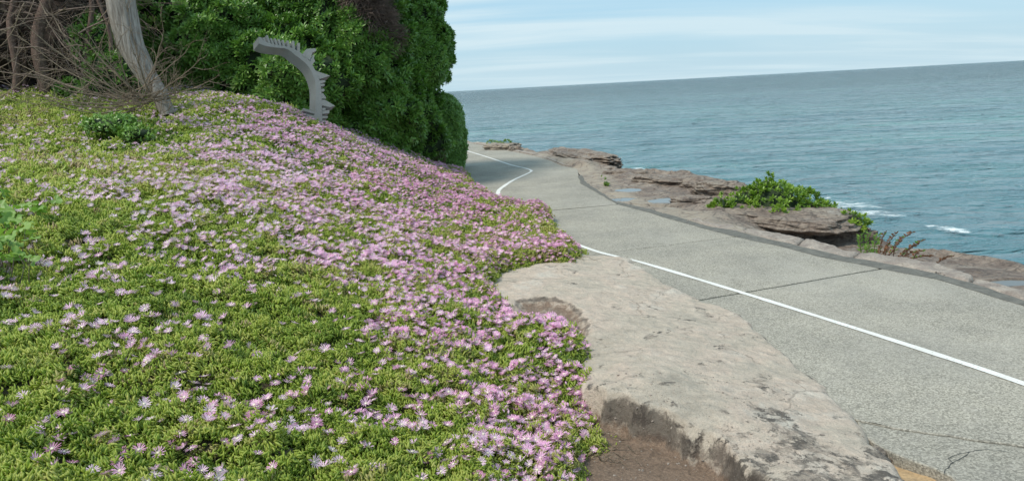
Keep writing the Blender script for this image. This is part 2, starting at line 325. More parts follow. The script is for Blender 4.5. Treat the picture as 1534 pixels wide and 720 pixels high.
M = dict(conc=m_concrete(), joint=m_flat('joint_filler', (.045, .043, .04), (.09, .085, .078), 20), asphalt=m_flat('asphalt_seam', (.10, .096, .082), (.165, .158, .135), 12, bd=.006),
    soil=m_flat('soil', (.05, .042, .022), (.085, .07, .038), 9), ledge=m_ledge(), shelf=m_shelf(),
    kerb=m_flat('kerb_sandstone', (.40, .345, .29), (.25, .205, .175), 7, bd=.03, dist=.8), ysand=m_flat('yellow_sandstone', (.50, .34, .18), (.36, .25, .14), 9, bd=.01),
    ice=m_leaf('ice_plant_leaf', [(.12, .20, .035), (.26, .36, .05), (.41, .49, .085), (.52, .54, .14), (.48, .38, .22)], .45, .42),
    laurel=m_leaf('laurel_leaf', [(.035, .085, .016), (.085, .19, .032), (.15, .29, .05), (.24, .37, .09)], .36, .16, .5),
    brownleaf=m_leaf('dry_hedge_leaf', [(.05, .05, .02), (.10, .09, .03), (.14, .10, .045), (.2, .14, .07)], .6, .15),
    bushleaf=m_leaf('coast_bush_leaf', [(.05, .11, .015), (.12, .22, .025), (.22, .34, .04), (.34, .43, .08)], .4, .25),
    vine=m_leaf('vine_leaf', [(.22, .36, .08), (.32, .46, .12), (.42, .52, .20)], .5, .35, inst=False), redleaf=m_leaf('reddish_leaf', [(.26, .115, .06), (.22, .10, .05), (.25, .14, .05)], .5, .2, inst=False),
    petal=m_petal(True), petal1=m_petal(False), eye=m_plain('flower_centre', (.80, .72, .55)), twig=m_bark('dead_twig', (.42, .33, .235), (.19, .14, .095), 20, 1.),
    bark=m_bark('grey_bark', (.46, .41, .36), (.15, .12, .095), 11, .10), dbark=m_bark('brown_bark', (.23, .15, .115), (.08, .05, .04), 9, .3), darktwig=m_bark('dark_twig', (.33, .245, .20), (.14, .10, .075), 20, 1.),
    hull=m_flat('shaded_leaf_core', (.012, .028, .007), (.02, .038, .01), 12), dhull=m_flat('shaded_dead_wood', (.035, .023, .017), (.06, .04, .028), 14),  # solid crown cores, coloured dark to stand for shade between leaves and twigs
    steel=m_plain('weathered_grey_steel', (.29, .30, .285), .6, .2, var=.12), paint=m_plain('white_line_paint', (.80, .80, .77), .6, bs=120), sea=m_sea(), foam=m_foam(), white=m_plain('white_petal', (.8, .8, .75)))
mp_, kp = mat('pool_water'); pn = kp.noise(pos(kp), 6, 3); pb_ = pbsdf(kp, (.16, .15, .13), .04, bump(kp, pn, .002, .4)); pb_.inputs['IOR'].default_value = 1.33; M['pool'] = fin(mp_, kp, pb_)
mq, kq = mat('white_line_paint'); pq = pos(kq); wq = kq.noise(pq, 55, 6, .8); w2q = kq.noise(pq, 3, 4, .6)
wm = kq.ramp(kq.math('ADD', wq, kq.math('MULTIPLY', kq.math('SUBTRACT', w2q, .5), .35)), [(.36, 1.), (.43, 0.)])
M['paint'] = fin(mq, kq, pbsdf(kq, kq.mix(kq.math('MULTIPLY', wm, .8), kq.mix(kq.mapr(w2q, .4, .7), (.76, .75, .71), (.62, .60, .55)), (.30, .28, .24)), .7, bump(kq, wq, .002, .6)))
# ------------------------------------------------------------------ layout lines (world metres)
def L(pts, z=0.): return [W(x, y, z)[:2] for x, y in pts]
edge_px = [(698,213),(723,217.5),(769,227),(798.5,233),(821,239.5),(840,248),(865,253),(867,263),(871.5,275),(886,283),(912,298),(928,306),(972,318),(1016,331),(1056,342),(1110,356),(1173,369),(1234,385),(1321,402),(1401,417),(1467,437),(1534,457)]
path_right = [np.array(p) for p in [(-16, 30), (-4., 26.8)]] + L(edge_px) + [np.array(p) for p in [(3.62, 4.2), (3.74, 3.), (3.84, 1.5), (3.9, -4)]]
band_out = [np.array(p) for p in [(1.36, 13.9), (1.31, 12.75)]] + L([(876,272),(899,288),(922,302),(964,311),(1001,321),(1027,329.5),(1063,340),(1095,344.5),(1147,357),(1199,369),(1257,383),(1300,390),(1350,399),(1401,410),(1434,419),(1454,423),(1500,440),(1534,452)]) + [np.array(p) for p in [(3.72, 4.2), (3.84, 3.), (3.94, 1.5), (4., -4)]]
PR = resample(path_right, .05)
path_left = [(-16, 23), (-5, 21.3), (-2.7, 19.2), (-1.7, 17), (-1.25, 14.5), (-.95, 11.5), (-.45, 9), (.2, 7.2), (.95, 5.3), (1.25, 4.2), (1.3, 3.35)]
# ------------------------------------------------------------------ sea
def build_sea():
    na, nr = 620, 420; az = np.linspace(R(-80), R(100), na); rr = np.r_[np.geomspace(2.5, 400, 340), np.geomspace(420, 50000, 80)]
    A, Rr = np.meshgrid(az, rr, indexing='ij'); X = Rr*np.sin(A); Y = Rr*np.cos(A); Z = np.full(X.shape, -4.)
    fade = 1/(1+(Rr/220)**2)
    for i, (wl, am, ang) in enumerate([(11, .12, 200), (6.5, .07, 185), (4.1, .05, 215), (2.6, .035, 192), (1.7, .022, 225), (1.1, .012, 205)]):
        kx, ky = math.cos(R(ang+60)), math.sin(R(ang+60)); ph = fbm(X/wl*.35, Y/wl*.35, s=i, o=2)*5
        lim = 1/(1+(Rr/(wl*22))**3); Z += .55*am*np.sin((X*kx+Y*ky)/wl*2*math.pi+ph)*fade*lim*(.6+.8*fbm(X/wl*.2, Y/wl*.2, s=20+i, o=2))
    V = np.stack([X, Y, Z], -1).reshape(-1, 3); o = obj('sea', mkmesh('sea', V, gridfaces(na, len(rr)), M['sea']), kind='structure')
    return o
build_sea()
# foam beside the rocks, on the water
def foam_patch(px, wid):
    P = smooth_line([W(x, y, -4.)[:2] for x, y in px], .3); T = np.gradient(P, axis=0); T /= np.linalg.norm(T, axis=1)[:, None]; N = np.stack([-T[:, 1], T[:, 0]], 1)
    nv = 14; t = np.linspace(-1, 1, nv); s = np.sin(np.linspace(0, math.pi, len(P)))**.5
    V = np.zeros((len(P), nv, 3)); V[..., :2] = P[:, None]+N[:, None]*t[None, :, None]*wid*(.3+.7*s[:, None, None]); V[..., 2] = -3.84
    e = (1-t[None, :]**2)*s[:, None]
    me = mkmesh('sea_foam', V.reshape(-1, 3), gridfaces(len(P), nv), M['foam']); fattr(me, 'edge', e.ravel()); return me
obj('sea_foam', foam_patch([(1225,300),(1255,308),(1290,322),(1330,332),(1365,338)], 2.2), label='white surf foam washing on the water behind the small green sprig', cat='foam', kind='stuff')
obj('sea_foam', foam_patch([(1375,341),(1405,346),(1430,352),(1460,360)], .7), label='thin white streak of foam beyond the dark shore rock', cat='foam', kind='stuff')
obj('sea_foam', foam_patch([(940,252),(960,257),(985,262)], .8), label='small patch of foam behind the middle shore rocks', cat='foam', kind='stuff')
# ------------------------------------------------------------------ ground sheet under everything on the land
gp = [(-40, -12)] + [(-40, 31), (-16, 30)] + [tuple(p) for p in resample(path_right, .8)[6:]] + [(3.9, -12)]
obj('ground', prism('ground', gp, -5., -.10, M['soil'], .01), kind='structure')
# ------------------------------------------------------------------ path: base, slabs with open joints, crack, asphalt seam, white line
def nearest(P, q): return int(np.argmin(np.linalg.norm(P-np.array(q), axis=1)))
PL = resample(path_left, .05)
base = [tuple(p) for p in resample(PR, .4)] + [tuple(p) for p in PL[::-4]] if False else None
path = obj('path', prism('path', [tuple(p) for p in resample(PR, .3)] + [(2.32, -4), (2.3, 2.)] + [(W(*q)[0]+.05, W(*q)[1]) for q in [(1500,790),(1450,730),(1400,700),(1345,680),(1296,652)]] + [tuple(p) for p in resample(PL, .3)[::-1]], -.09, -.022, M['joint'], .004), kind='structure')
def jag(a, b, amp, step=.03, seed=0):
    n = max(3, int(np.linalg.norm(np.array(b)-a)/step)); t = np.linspace(0, 1, n); a = np.array(a); b = np.array(b); d = (b-a)/np.linalg.norm(b-a); nn = np.array([-d[1], d[0]])
    off = fbm(t*n*.13, np.full(n, seed*3.1), o=4, s=seed, g=.6)*amp; off -= off[0]*(1-t)+off[-1]*t
    return a+(b-a)*t[:, None]+nn*off[:, None]
def Wp(*a): return W(*a)[:2]
# joints run from the left side (under bank or rock) to the right edge; far to near; gap in metres
crack = np.vstack([jag(Wp(*a), Wp(*b), .02, .02, i) for i, (a, b) in enumerate([((1285,629),(1340,641)),((1340,641),(1412,651)),((1412,651),(1470,660)),((1470,660),(1534,668)),((1534,668),(1700,690))])])
joints = [([(-2.3, 21.9), Wp(697,222), Wp(735,219), Wp(745,222)], .05, .02), ([(-1.55, 18.6), Wp(742,231), Wp(762,228), Wp(769,227)], .03, .02),
    ([(-1.3, 14.6), (1.37, 14.9)], .004, .006), ([(-1.02, 12.2), (1.24, 12.6)], .004, .006),
    ([(-.7, 9.9), Wp(815,316), Wp(905,308), (1.53, 10.32)], .03, .01), ([(-.1, 6.95), Wp(895,380), Wp(1105,354), (2.45, 7.6)], .018, .012),
    ([(.7, 5.22), Wp(1060,447), Wp(1321,402), (3.2, 6.15)], .028, .008)]
def rails():
    out = []
    for pts, gap, am in joints:
        out.append((np.vstack([jag(pts[i], pts[i+1], am, .05, 5+i) for i in range(len(pts)-1)]), gap))
    out.append((crack, .013)); return out
RL = rails()
def between(A, B, i, j, step):
    P = resample(A[min(i, j):max(i, j)+1], step) if abs(i-j) > 1 else A[[i, j]]
    return P if i <= j else P[::-1]
def offset(P, d):
    T = np.gradient(P, axis=0); T /= np.linalg.norm(T, axis=1)[:, None]+1e-9; return P+np.stack([-T[:, 1], T[:, 0]], 1)*d
def slab_piece(far, near, name='slab'):
    # far, near: joint polylines left->right (None for ends)
    fl = offset(far[0], -far[1]/2) if far else np.array([PL[0], PR[0]])
    nl = offset(near[0], near[1]/2)
    i0 = nearest(PR, fl[-1]); i1 = nearest(PR, nl[-1]); a0 = nearest(PL, fl[0]); a1 = nearest(PL, nl[0])
    poly = list(fl[:-1]) + list(resample(PR[i0:i1+1], .08)) + list(nl[::-1][1:]) + (list(resample(PL[a0:a1+1], .3)[::-1][1:-1]) if a1-a0 > 8 else [])
    return obj(name, prism(name, poly, -.02, 0., M['conc'], .004), path)
prev = None
for q in RL: slab_piece(prev, q); prev = q
# the nearest slab, its left corner broken away over bare stone
nl = offset(crack, -.0065); i0 = nearest(PR, nl[-1])
brk = [Wp(1296,652), Wp(1318,668), Wp(1345,680), Wp(1372,690), Wp(1400,700), Wp(1425,712), Wp(1450,730), Wp(1500,790)]
brkj = np.vstack([jag(brk[i], brk[i+1], .012, .012, 30+i) for i in range(len(brk)-1)])
sidecrack = None
obj('slab', prism('slab', list(nl) + list(resample(PR[i0:], .2)) + [(2.2, -4.)] + [(2.1, 2.)] + list(brkj[::-1]), -.075, -.002, M['conc'], .005), path)
# hairline cracks near the broken corner, thin strips laid on the slab with the gap's shade painted in
def strip(name, P, wd_, z, m, parent=None, **kw):
    P = np.array(P); T = np.gradient(P, axis=0); T /= np.linalg.norm(T, axis=1)[:, None]+1e-9; N = np.stack([-T[:, 1], T[:, 0]], 1); wv = np.broadcast_to(wd_, (len(P),))[:, None]/2
    V = np.zeros((len(P), 2, 3)); V[:, 0, :2] = P-N*wv; V[:, 1, :2] = P+N*wv; V[..., 2] = z
    Fq = gridfaces(len(P), 2)[:, ::-1]; return obj(name, mkmesh(name, V.reshape(-1, 3), Fq, m, False), parent, **kw)
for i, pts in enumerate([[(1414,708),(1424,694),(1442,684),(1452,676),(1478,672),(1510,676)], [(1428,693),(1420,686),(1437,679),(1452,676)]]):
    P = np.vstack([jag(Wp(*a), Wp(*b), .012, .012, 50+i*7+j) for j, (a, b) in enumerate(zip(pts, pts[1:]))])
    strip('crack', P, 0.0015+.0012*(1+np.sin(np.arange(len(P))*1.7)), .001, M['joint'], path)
# asphalt seam between path and sandstone
bo = resample(band_out, .06); bi = PR[nearest(PR, bo[0]):]; bi = resample(bi, .06); n_ = min(len(bo), 400)
bo2 = resample(bo, np.linalg.norm(np.diff(bo, axis=0), axis=1).sum()/420); bi2 = np.array([bi[nearest(bi, q)] for q in bo2])
wob = fbm(np.arange(len(bo2))*.21, np.zeros(len(bo2)), o=3, s=8)[:, None]*.015
V = np.zeros((len(bo2), 3, 3)); V[:, 0, :2] = bi2+[-.016, 0]+wob*.9; V[:, 2, :2] = bo2+[.004, 0]+wob[::-1]*1.3; V[:, 1] = (V[:, 0]+V[:, 2])/2; V[:, 0, 2] = .0025; V[:, 1, 2] = .007; V[:, 2, 2] = .0025
obj('asphalt_seam', mkmesh('asphalt_seam', V.reshape(-1, 3), gridfaces(len(bo2), 3), M['asphalt']), kind='structure')
line_px = [(690,223.5),(696,225),(719,232),(738,238),(765,247),(786,252),(795,255),(795,257.5),(786,262),(769,270),(755,279),(747,286),(747,295),(753,304)]
lp = [(-4.5, 23.6), (-2.2, 22.4)] + [tuple(Wp(*p)) for p in line_px] + [(.2, 9.3)] + [tuple(Wp(*p)) for p in [(880,372),(960,393),(1100,435),(1250,482),(1400,530),(1534,575)]] + [(3.0, 2.6), (3.6, .6), (4.4, -4)][:2]
lpts = smooth_line(lp, .04); wl = .05+.012*np.clip(fbm(np.arange(len(lpts))*.15, np.zeros(len(lpts)), o=3, s=3), -1, 1)+.02*((lpts[:, 1] > 12)*(lpts[:, 1] < 14.5)).astype(float)
obj_line = strip('white_line', lpts, wl, .004, M['paint'], path, label='narrow white painted line along the middle of the path')
# ------------------------------------------------------------------ foreground sandstone ledge
out_px = [(745,408),(790,393),(830,388),(870,385),(905,388),(945,388),(953,403),(985,420),(1010,436),(1040,447),(1062,459),(1085,462),(1118,476),(1130,487),(1145,503),(1160,522),(1180,536),(1215,566),(1240,590),(1270,618),(1290,640),(1300,655),(1308,676),(1325,690),(1345,703),(1352,720)]
ro = L(out_px) + [np.array(p) for p in [(1.62, 2.5), (1.6, 1.2), (-.6, 1.0), (-.9, 3), (-.9, 6)]]
rz_px = [(905,400,.06),(800,408,.10),(765,415,.10),(860,430,.12),(950,430,.08),(900,470,.13),(1000,500,.10),(1060,485,.05),(940,560,.14),(1000,590,.13),(1080,560,.09),(1150,560,.05),(1100,630,.11),(1200,630,.06),(1200,670,.08),(1270,655,.05),(1180,700,.08),(1300,690,.04),(1250,720,.06),(930,592,.125),(1010,627,.11),(1060,650,.09),(860,560,.10),(840,500,.11),(700,420,.1)]
rtps = TPS([(*W(a, b, c)[:2], c) for a, b, c in rz_px] + [(-.9, 3, .05), (-.9, 6, .1), (1.6, 1.2, 0.03), (-.6, 1, 0), (.6, 1.5, .05)], 5e-3)
brown_p = [W(a, b, .11)[:2] for a, b in [(870,575),(896,583),(912,592),(935,596),(968,608),(1005,622),(1040,636),(1072,652),(1100,672),(1128,692),(1165,716),(1190,745)]] + [np.array(q) for q in [(1.1, 1.0), (-.7, .9), (-.7, 3.4)]]
bowl_p = [W(a, b, .11)[:2] for a, b in [(770,452),(800,446),(832,449),(858,457),(872,470),(884,484),(886,500),(868,520),(800,520),(760,480)]]
crp = [(*W(a, b, .06)[:2], c) for a, b, c in [(1180,615,.65),(1130,590,.35),(1200,660,.7),(1300,690,.95),(1250,715,1.),(1330,700,1.),(1160,650,.6),(1120,660,.35),(1050,600,.12),(1000,540,.05),(900,450,.05),(1150,540,.05),(1230,600,.15),(1280,650,.3),(950,480,.1),(1170,700,.95)]]
gx = np.arange(-.95, 1.75, .0125); gy = np.r_[np.arange(1.05, 2.4, .04), np.arange(2.4, 7.35, .0125)]
X, Y = np.meshgrid(gx, gy, indexing='ij')
wx_ = fbm(X*2.2, Y*2.2, s=40)*.05+fbm(X*8, Y*8, s=41, g=.6)*.04; sd = sdist(ro, X+wx_, Y+wx_*.7)
Z = rtps(X, Y) + fbm(X*3, Y*3, s=42)*.012 + fbm(X*14, Y*14, s=44, o=5, g=.6)*.009
wj = fbm(X*7, Y*7, s=48, o=5, g=.62)*.05
sb = sdist(brown_p, X, Y)+wj; sc_ = sdist(bowl_p, X, Y)+wj*.8
sbk = sdist([W(a, b, c)[:2] for a, b, c in [(745,408,.12),(742,424,.14),(752,444,.12),(775,462,.10),(795,482,.06),(835,482,.06),(868,492,.08),(884,512,.12),(890,530,.13),(880,548,.12),(888,572,.11),(905,596,.05),(893,618,-.03),(905,636,-.04)]]+[np.array(q) for q in [(-.5, 3.4), (-1.2, 4.5), (-1.2, 6.6)]], X, Y)
Z += (-.06-Z)*sstep(sbk, .04, .16)
Z += (-.055+fbm(X*6, Y*6, s=49)*.008-Z)*sstep(sb, -.012, .055)-.05*sstep(sc_, -.02, .10)
Z = np.where(sd > 0, np.maximum(Z, -.07)*sstep(sd, -.01, .05)+.002, -.055+0*sd)
Z = Z*sstep(sd, -.03, .012) + -.06*(1-sstep(sd, -.03, .012))
Zledge = Z; Vr = np.stack([X, Y, Z], -1).reshape(-1, 3); kf = (sd[:-1, :-1] > -.12); Fr = gridfaces(*X.shape, keep=kf)
soilv = np.maximum(sstep(sb, -.01, .06)*(.72+.5*sstep(sb, .05, .3)), sstep(sc_, -.03, .07)*.62).ravel()
damp_shade = np.maximum(np.exp(-((sb-.02)/.028)**2)*.8*(.4+.9*sstep(fbm(X*3.5, Y*3.5, s=51), -.3, .25)), np.maximum(np.exp(-((sc_-.02)/.03)**2)*.75, .42*sstep(sb, .0, .1)*(1-sstep(sb, .12, .35)))).ravel()  # mask for damp stain and painted shade below the lip and round the bowl
crust = idw(crp, X, Y, 3.).ravel()
Vr, Fr, soilv, damp_shade, crust = compact(Vr, Fr, soilv, damp_shade, crust)
me = mkmesh('rock_ledge', Vr, Fr, M['ledge']); fattr(me, 'soil', soilv); fattr(me, 'wet', damp_shade); fattr(me, 'crust', np.clip(crust, 0, 1))
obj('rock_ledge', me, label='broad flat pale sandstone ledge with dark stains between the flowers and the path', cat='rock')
# bare yellow stone under the broken slab corner, and broken lumps in the gap
yx = np.arange(1.45, 2.25, .02); yy = np.arange(1.2, 3.2, .02); X, Y = np.meshgrid(yx, yy, indexing='ij'); Z = -.052+fbm(X*5, Y*5, s=60)*.012+fbm(X*22, Y*22, s=61)*.003
obj('bedrock', mkmesh('bedrock', np.stack([X, Y, Z], -1).reshape(-1, 3), gridfaces(*X.shape), M['ysand']), label='yellow bare sandstone under the broken corner of the concrete path', cat='rock')
# grit and small stones: uncountable, one object
def grit(n, pxs, zf, smin, smax, mt, label):
    A = Acc(); g = np.random.default_rng(n)
    bm = bmesh.new(); bmesh.ops.create_icosphere(bm, subdivisions=1, radius=1.); V0 = np.array([v.co[:] for v in bm.verts]); F0 = np.array([[v.index for v in f.verts] for f in bm.faces]); bm.free()
    for i in range(n):
        q = pxs(g); c = np.array([q[0], q[1], zf(q[0], q[1])]); r_ = smin+(smax-smin)*g.uniform()**4; V = V0*(1+g.normal(0, .18, (len(V0), 1)))*np.array([1, g.uniform(.6, 1), g.uniform(.4, .8)])*r_; a = g.uniform(0, 6.3); ca, sa = math.cos(a), math.sin(a)
        V = np.stack([V[:, 0]*ca-V[:, 1]*sa, V[:, 0]*sa+V[:, 1]*ca, V[:, 2]], 1)+c; A.add(V, F0)
    return obj('grit', A.mesh('grit', mt, False), label=label, cat='grit', kind='stuff')
_rz = {}
def ledge_z(x_, y_): i = min(len(gx)-1, max(0, int(round((x_-gx[0])/.0125)))); j = int(np.argmin(np.abs(gy-y_))); return Zledge[i, j]+.001
def pick1(g): c = W(g.uniform(890, 1190), g.uniform(600, 740), -.04); return c[:2]
grit(420, pick1, ledge_z, .0018, .009, M['kerb'], 'loose sandy grit and small stones on the brown ground below the pale ledge')
def pick2(g): k = g.integers(0, len(bo2)-60); return bo2[k]+g.normal([.03, 0], [.05, .03])
grit(380, pick2, lambda x_, y_: .006, .0025, .012, M['kerb'], 'loose chips and grit along the dark seam at the seaward side of the path')
# ------------------------------------------------------------------ rocks (displaced lumps with ledges)
def rock_mesh(name, size, seed, mat_, sub=5, strata=.5, undercut=0., flat=0., rough=.25, pale=.3):
    bm = bmesh.new(); bmesh.ops.create_icosphere(bm, subdivisions=sub, radius=1.); V = np.array([v.co[:] for v in bm.verts]); Fq = np.array([[v.index for v in f.verts] for f in bm.faces]); bm.free()
    q = np.sign(V)*np.abs(V)**.72; q /= np.maximum(1e-6, np.max(np.abs(q), axis=1))[:, None]**.35
    n = fbm(q[:, 0]*1.6+seed, q[:, 1]*1.6, q[:, 2]*1.6, o=3, s=seed); n2 = fbm(q[:, 0]*5, q[:, 1]*5, q[:, 2]*9, o=5, s=seed+3)
    rdg = 1-2*np.abs(fbm(q[:, 0]*3, q[:, 1]*3, q[:, 2]*3, o=3, s=seed+7)); q = q*(1+rough*n+.11*rough*4*n2*.5+.08*rdg*rough*2)[:, None]
    l = q[:, 2]*3.2+n*.7; st = (l-np.floor(l)); q[:, :2] *= (1+strata*.16*(np.where(st < .75, st, 3*(1-st))-.4))[:, None]
    if undercut: lo = sstep(-q[:, 2], -.15, .5); q[:, :2] *= (1-undercut*lo)[:, None]
    if flat: q[:, 2] = np.where(q[:, 2] > 0, q[:, 2]*(1-flat), q[:, 2])
    P = q*np.array(size)/2*1.02; me = mkmesh(name, P, Fq, mat_); fattr(me, 'pale', np.full(len(P), pale)+.35*n); return me
# ------------------------------------------------------------------ shore shelf between the path and the sea
inner = [np.array(p) for p in [(-16, 30.), (-4., 26.8)]] + L(edge_px[:7]) + list(band_out)
outer = [(-16, 31.2), (-4, 27.6), (-1.5, 25.6), (-.55, 23.2), (.3, 21.3), (.8, 20.), (1.25, 19.6), (1.95, 17.2), (2.02, 15.9), (2.25, 14.5), (2.85, 13.3), (3.25, 12.4), (3.55, 11.5), (4.2, 9.9), (4.7, 8.95), (5.2, 7.8), (5.6, 6.3), (5.9, 4.5), (6.2, 2), (6.3, -4)]
ni, nj = 1100, 130
yi = np.concatenate([np.linspace(30, 16, 200, endpoint=False), np.linspace(16, 4.5, 800, endpoint=False), np.linspace(4.5, -4, 100)])
def atY(P, yv): P = np.array(P); o_ = np.argsort(P[:, 1]); return np.interp(yv, P[o_, 1], P[o_, 0])
xi = atY(inner, yi)-.03; xo = atY(outer, yi*1.0); skew = .35
xo = np.maximum(xo, xi+.12)
t = np.linspace(0, 1, nj-34); X = xi[:, None]+(xo-xi)[:, None]*t[None]; Y = np.broadcast_to(yi[:, None], X.shape)+skew*0*t[None]
spx = [(870,262,-.005),(900,276,0),(940,290,-.0),(960,308,0),(1000,318,.0),(1040,325,0),(1100,335,.0),(935,298,-.03),(1005,300,-.03),(950,284,-.02),(900,247,.02),(940,260,.03),(1000,270,.05),(1050,277,.06),(1092,287,.04),(1060,300,.03),(1080,320,.02),(1030,310,0),(1000,285,.03),(960,275,.03),(1130,340,-.06),(1160,348,-.22),(1200,357,-.30),(1235,364,-.33),(1285,378,-.30),(1180,330,-.1),(1250,345,-.25),(1300,356,-.40),(1350,364,-.43),(1400,374,-.44),(1480,389,-.42),(1534,398,-.42),(1400,392,-.34),(1460,408,-.24),(1500,415,-.22),(1530,426,-.17),(1350,372,-.3),(1330,380,-.28),(1450,395,-.28),(1700,440,-.25),(840,238,.1),(870,240,.14),(880,236,.1),(800,230,.0)]
stps = TPS([(*W(a, b, c)[:2], c) for a, b, c in spx] + [(-.5, 23.5, 0), (-3, 27.2, 0), (-16, 30.5, 0), (4, 1, 0), (5.8, 1, -.3), (6, -4, -.3), (4, -4, 0), (3.75, 3.2, 0.), (3.95, 4.4, -.15), (5.7, 5, -.32)], 5e-3)
Z = stps(X, Y); d_in = (X-xi[:, None]); d_out = (xo[:, None]-X)
rg = fbm(X*1.1, Y*.7, s=70, o=5, g=.55); rid = (1-2*np.abs(fbm(X*1.7+Y*.5, Y*.9, s=73, o=4)))
amp = sstep(d_in, .03, .7); Z += amp*(rg*.075+rid*.03-.035)+fbm(X*9, Y*9, s=76, o=4)*.014*sstep(d_in, 0, .25)
lv = Z*17+fbm(X*.8, Y*.8, s=79)*1.1; fr = lv-np.floor(lv); Z = Z*.45+.55*((np.floor(lv)+sstep(fr, .25, .9))/17-fbm(X*.8, Y*.8, s=79)*1.1/17)
Z += .05*sstep(-d_out, -.5, 0)*rid
Z = -.006+(Z+.006)*sstep(d_in, .04, .30)
# pools: hollows dipping below their own water level
pools = [((935,299), (.26, .24), -.012), ((1003,300), (.36, .26), -.012), ((942,285), (.22, .26), -.006), ((1517,424), (.30, .12), -.15)]
pool_c = []
for (px, py), (ra, rb), zl in pools:
    c = W(px, py, zl); pool_c.append((c, ra, rb, zl)); rr_ = np.hypot((X-c[0])/ra, (Y-c[1])/rb)+fbm(X*4, Y*4, s=83)*.3
    tgt = zl-.03; Z = np.where(rr_ < 1.7, np.maximum(Z, zl+.012), Z); Z = Z+(tgt-Z)*sstep(-rr_, -1.05, -.6)
# cliff skirt down to the sea
ns = 34; ts = np.linspace(0, 1, ns+1)[1:]; dn = np.array([.9, .45]); prof = ts**.6*.5
Xs = xo[:, None]+dn[0]*(prof[None]*1.4)+fbm(Y[:, :1]*1.3, ts[None]*5, s=90)*.35*ts[None]; Ys = np.broadcast_to(yi[:, None], Xs.shape)+dn[1]*prof[None]; Zs = Z[:, -1:]*(1-ts[None])-5.*ts[None]+fbm(Y[:, :1]*2, ts[None]*9, s=91)*.15*ts[None]
X = np.hstack([X, Xs]); Y = np.hstack([Y, Ys]); Z = np.hstack([Z, Zs])
pale = np.zeros(X.shape); pale[:, :nj-34] = (1-sstep(d_in+fbm(X[:, :nj-34]*3, Y[:, :nj-34]*3, s=94)*.2, .15, .75))*.85+.15
me = mkmesh('shore_rock_shelf', np.stack([X, Y, Z], -1).reshape(-1, 3), gridfaces(*X.shape), M['shelf']); fattr(me, 'pale', pale.ravel()); obj('shore_rock_shelf', me, kind='structure')
for i, (c, ra, rb, zl) in enumerate(pool_c):
    a = np.linspace(0, 2*math.pi, 48, endpoint=False); P = [(c[0]+1.12*ra*math.cos(q), c[1]+1.12*rb*math.sin(q)) for q in a]
    lb = ['shallow rock pool beside the dark seam, nearest to the path', 'shallow rock pool in the middle of the pale shelf', 'narrow farther rock pool behind the one by the seam', 'dark rock pool at the right edge next to the sandstone kerb'][i]
    obj('rock_pool', prism('rock_pool', P, zl-.02, zl, M['pool'], .002), label=lb, cat='puddle', group='rock pools on the shore')
# sandstone edging stones: each laid separately
edging = empty('stone_edging', (0, 0, 0), kind='structure')
def stone(inn, outp, z, seed):
    A = np.vstack([jag(Wp(*a), Wp(*b), .01, .03, seed+i) for i, (a, b) in enumerate(zip(inn, inn[1:]))])+[.012, 0]; B = np.vstack([jag(Wp(*a), Wp(*b), .09, .03, seed+9+i) for i, (a, b) in enumerate(zip(outp, outp[1:]))])
    n = 40; A = resample(A, 1e9) if False else A; la = np.linspace(0, len(A)-1, n).astype(int); lb_ = np.linspace(0, len(B)-1, n).astype(int); A = A[la]; B = B[lb_]
    m_ = 10; tt = np.linspace(0, 1, m_); XY = A[:, None]*(1-tt)[None, :, None]+B[:, None]*tt[None, :, None]
    e = np.minimum(np.minimum(np.arange(n), n-1-np.arange(n))[:, None]/2., np.minimum(np.arange(m_), m_-1-np.arange(m_))[None]/1.5); e = np.clip(e, 0, 1)
    Zt = z+fbm(XY[..., 0]*5, XY[..., 1]*5, s=seed)*.03*e-.02*(1-e**.5); T = np.dstack([XY, Zt]); top = T.reshape(-1, 3)
    ring = [(i, 0) for i in range(n)]+[(n-1, j) for j in range(1, m_)]+[(i, m_-1) for i in range(n-2, -1, -1)]+[(0, j) for j in range(m_-2, 0, -1)]
    idx = [i*m_+j for i, j in ring]; base_ = top[idx].copy(); base_[:, 2] = z-.3; V = np.vstack([top, base_]); k0 = len(top); Fq = [tuple(q) for q in gridfaces(n, m_).tolist()]
    Fq += [(idx[i], idx[(i+1) % len(idx)], k0+(i+1) % len(idx), k0+i) for i in range(len(idx))]
    me = mkmesh('edging_stone', V, Fq, M['kerb']); me2 = bmesh.new(); me2.from_mesh(me); bmesh.ops.recalc_face_normals(me2, faces=me2.faces); me2.to_mesh(me); me2.free(); obj('edging_stone', me, edging)
stone([(1030,330),(1063,339),(1100,346)], [(1045,322),(1085,334),(1118,340)], .003, 101)
stone([(1104,347),(1147,356.5),(1190,366)], [(1122,341),(1160,346),(1205,356)], .003, 111)
stone([(1194,367),(1257,382.5),(1272,385)], [(1209,357),(1250,366),(1288,376)], .003, 121)
stone([(1277,386),(1300,389.5),(1350,398.5),(1401,409),(1450,421)], [(1293,377),(1330,381),(1360,384),(1405,393),(1440,403),(1458,414)], .003, 131)
stone([(1455,423),(1500,439.5),(1534,451),(1580,470)], [(1462,416),(1490,421),(1520,431),(1545,437),(1600,455)], .004, 141)
stone([(1584,472),(1700,520),(1900,640)], [(1604,457),(1720,500),(1940,610)], .003, 151)
# thin pale kerb along the far bend
fk = resample([(-1.5, 24.9), *[tuple(p) for p in L([(723,217.5),(769,227),(798.5,233),(821,239.5),(840,248),(865,253)])]], .05); fk = fk+np.array([.04, .03])
for i in range(0, len(fk)-22, 22):
    P = fk[i:i+21]; Q = P+np.array([.14, .07]); obj('edging_stone', prism('edging_stone', [tuple(p) for p in P[::4]]+[tuple(p) for p in Q[::-4]], -.1, .012+.006*(i % 3), M['kerb'], .008), edging)
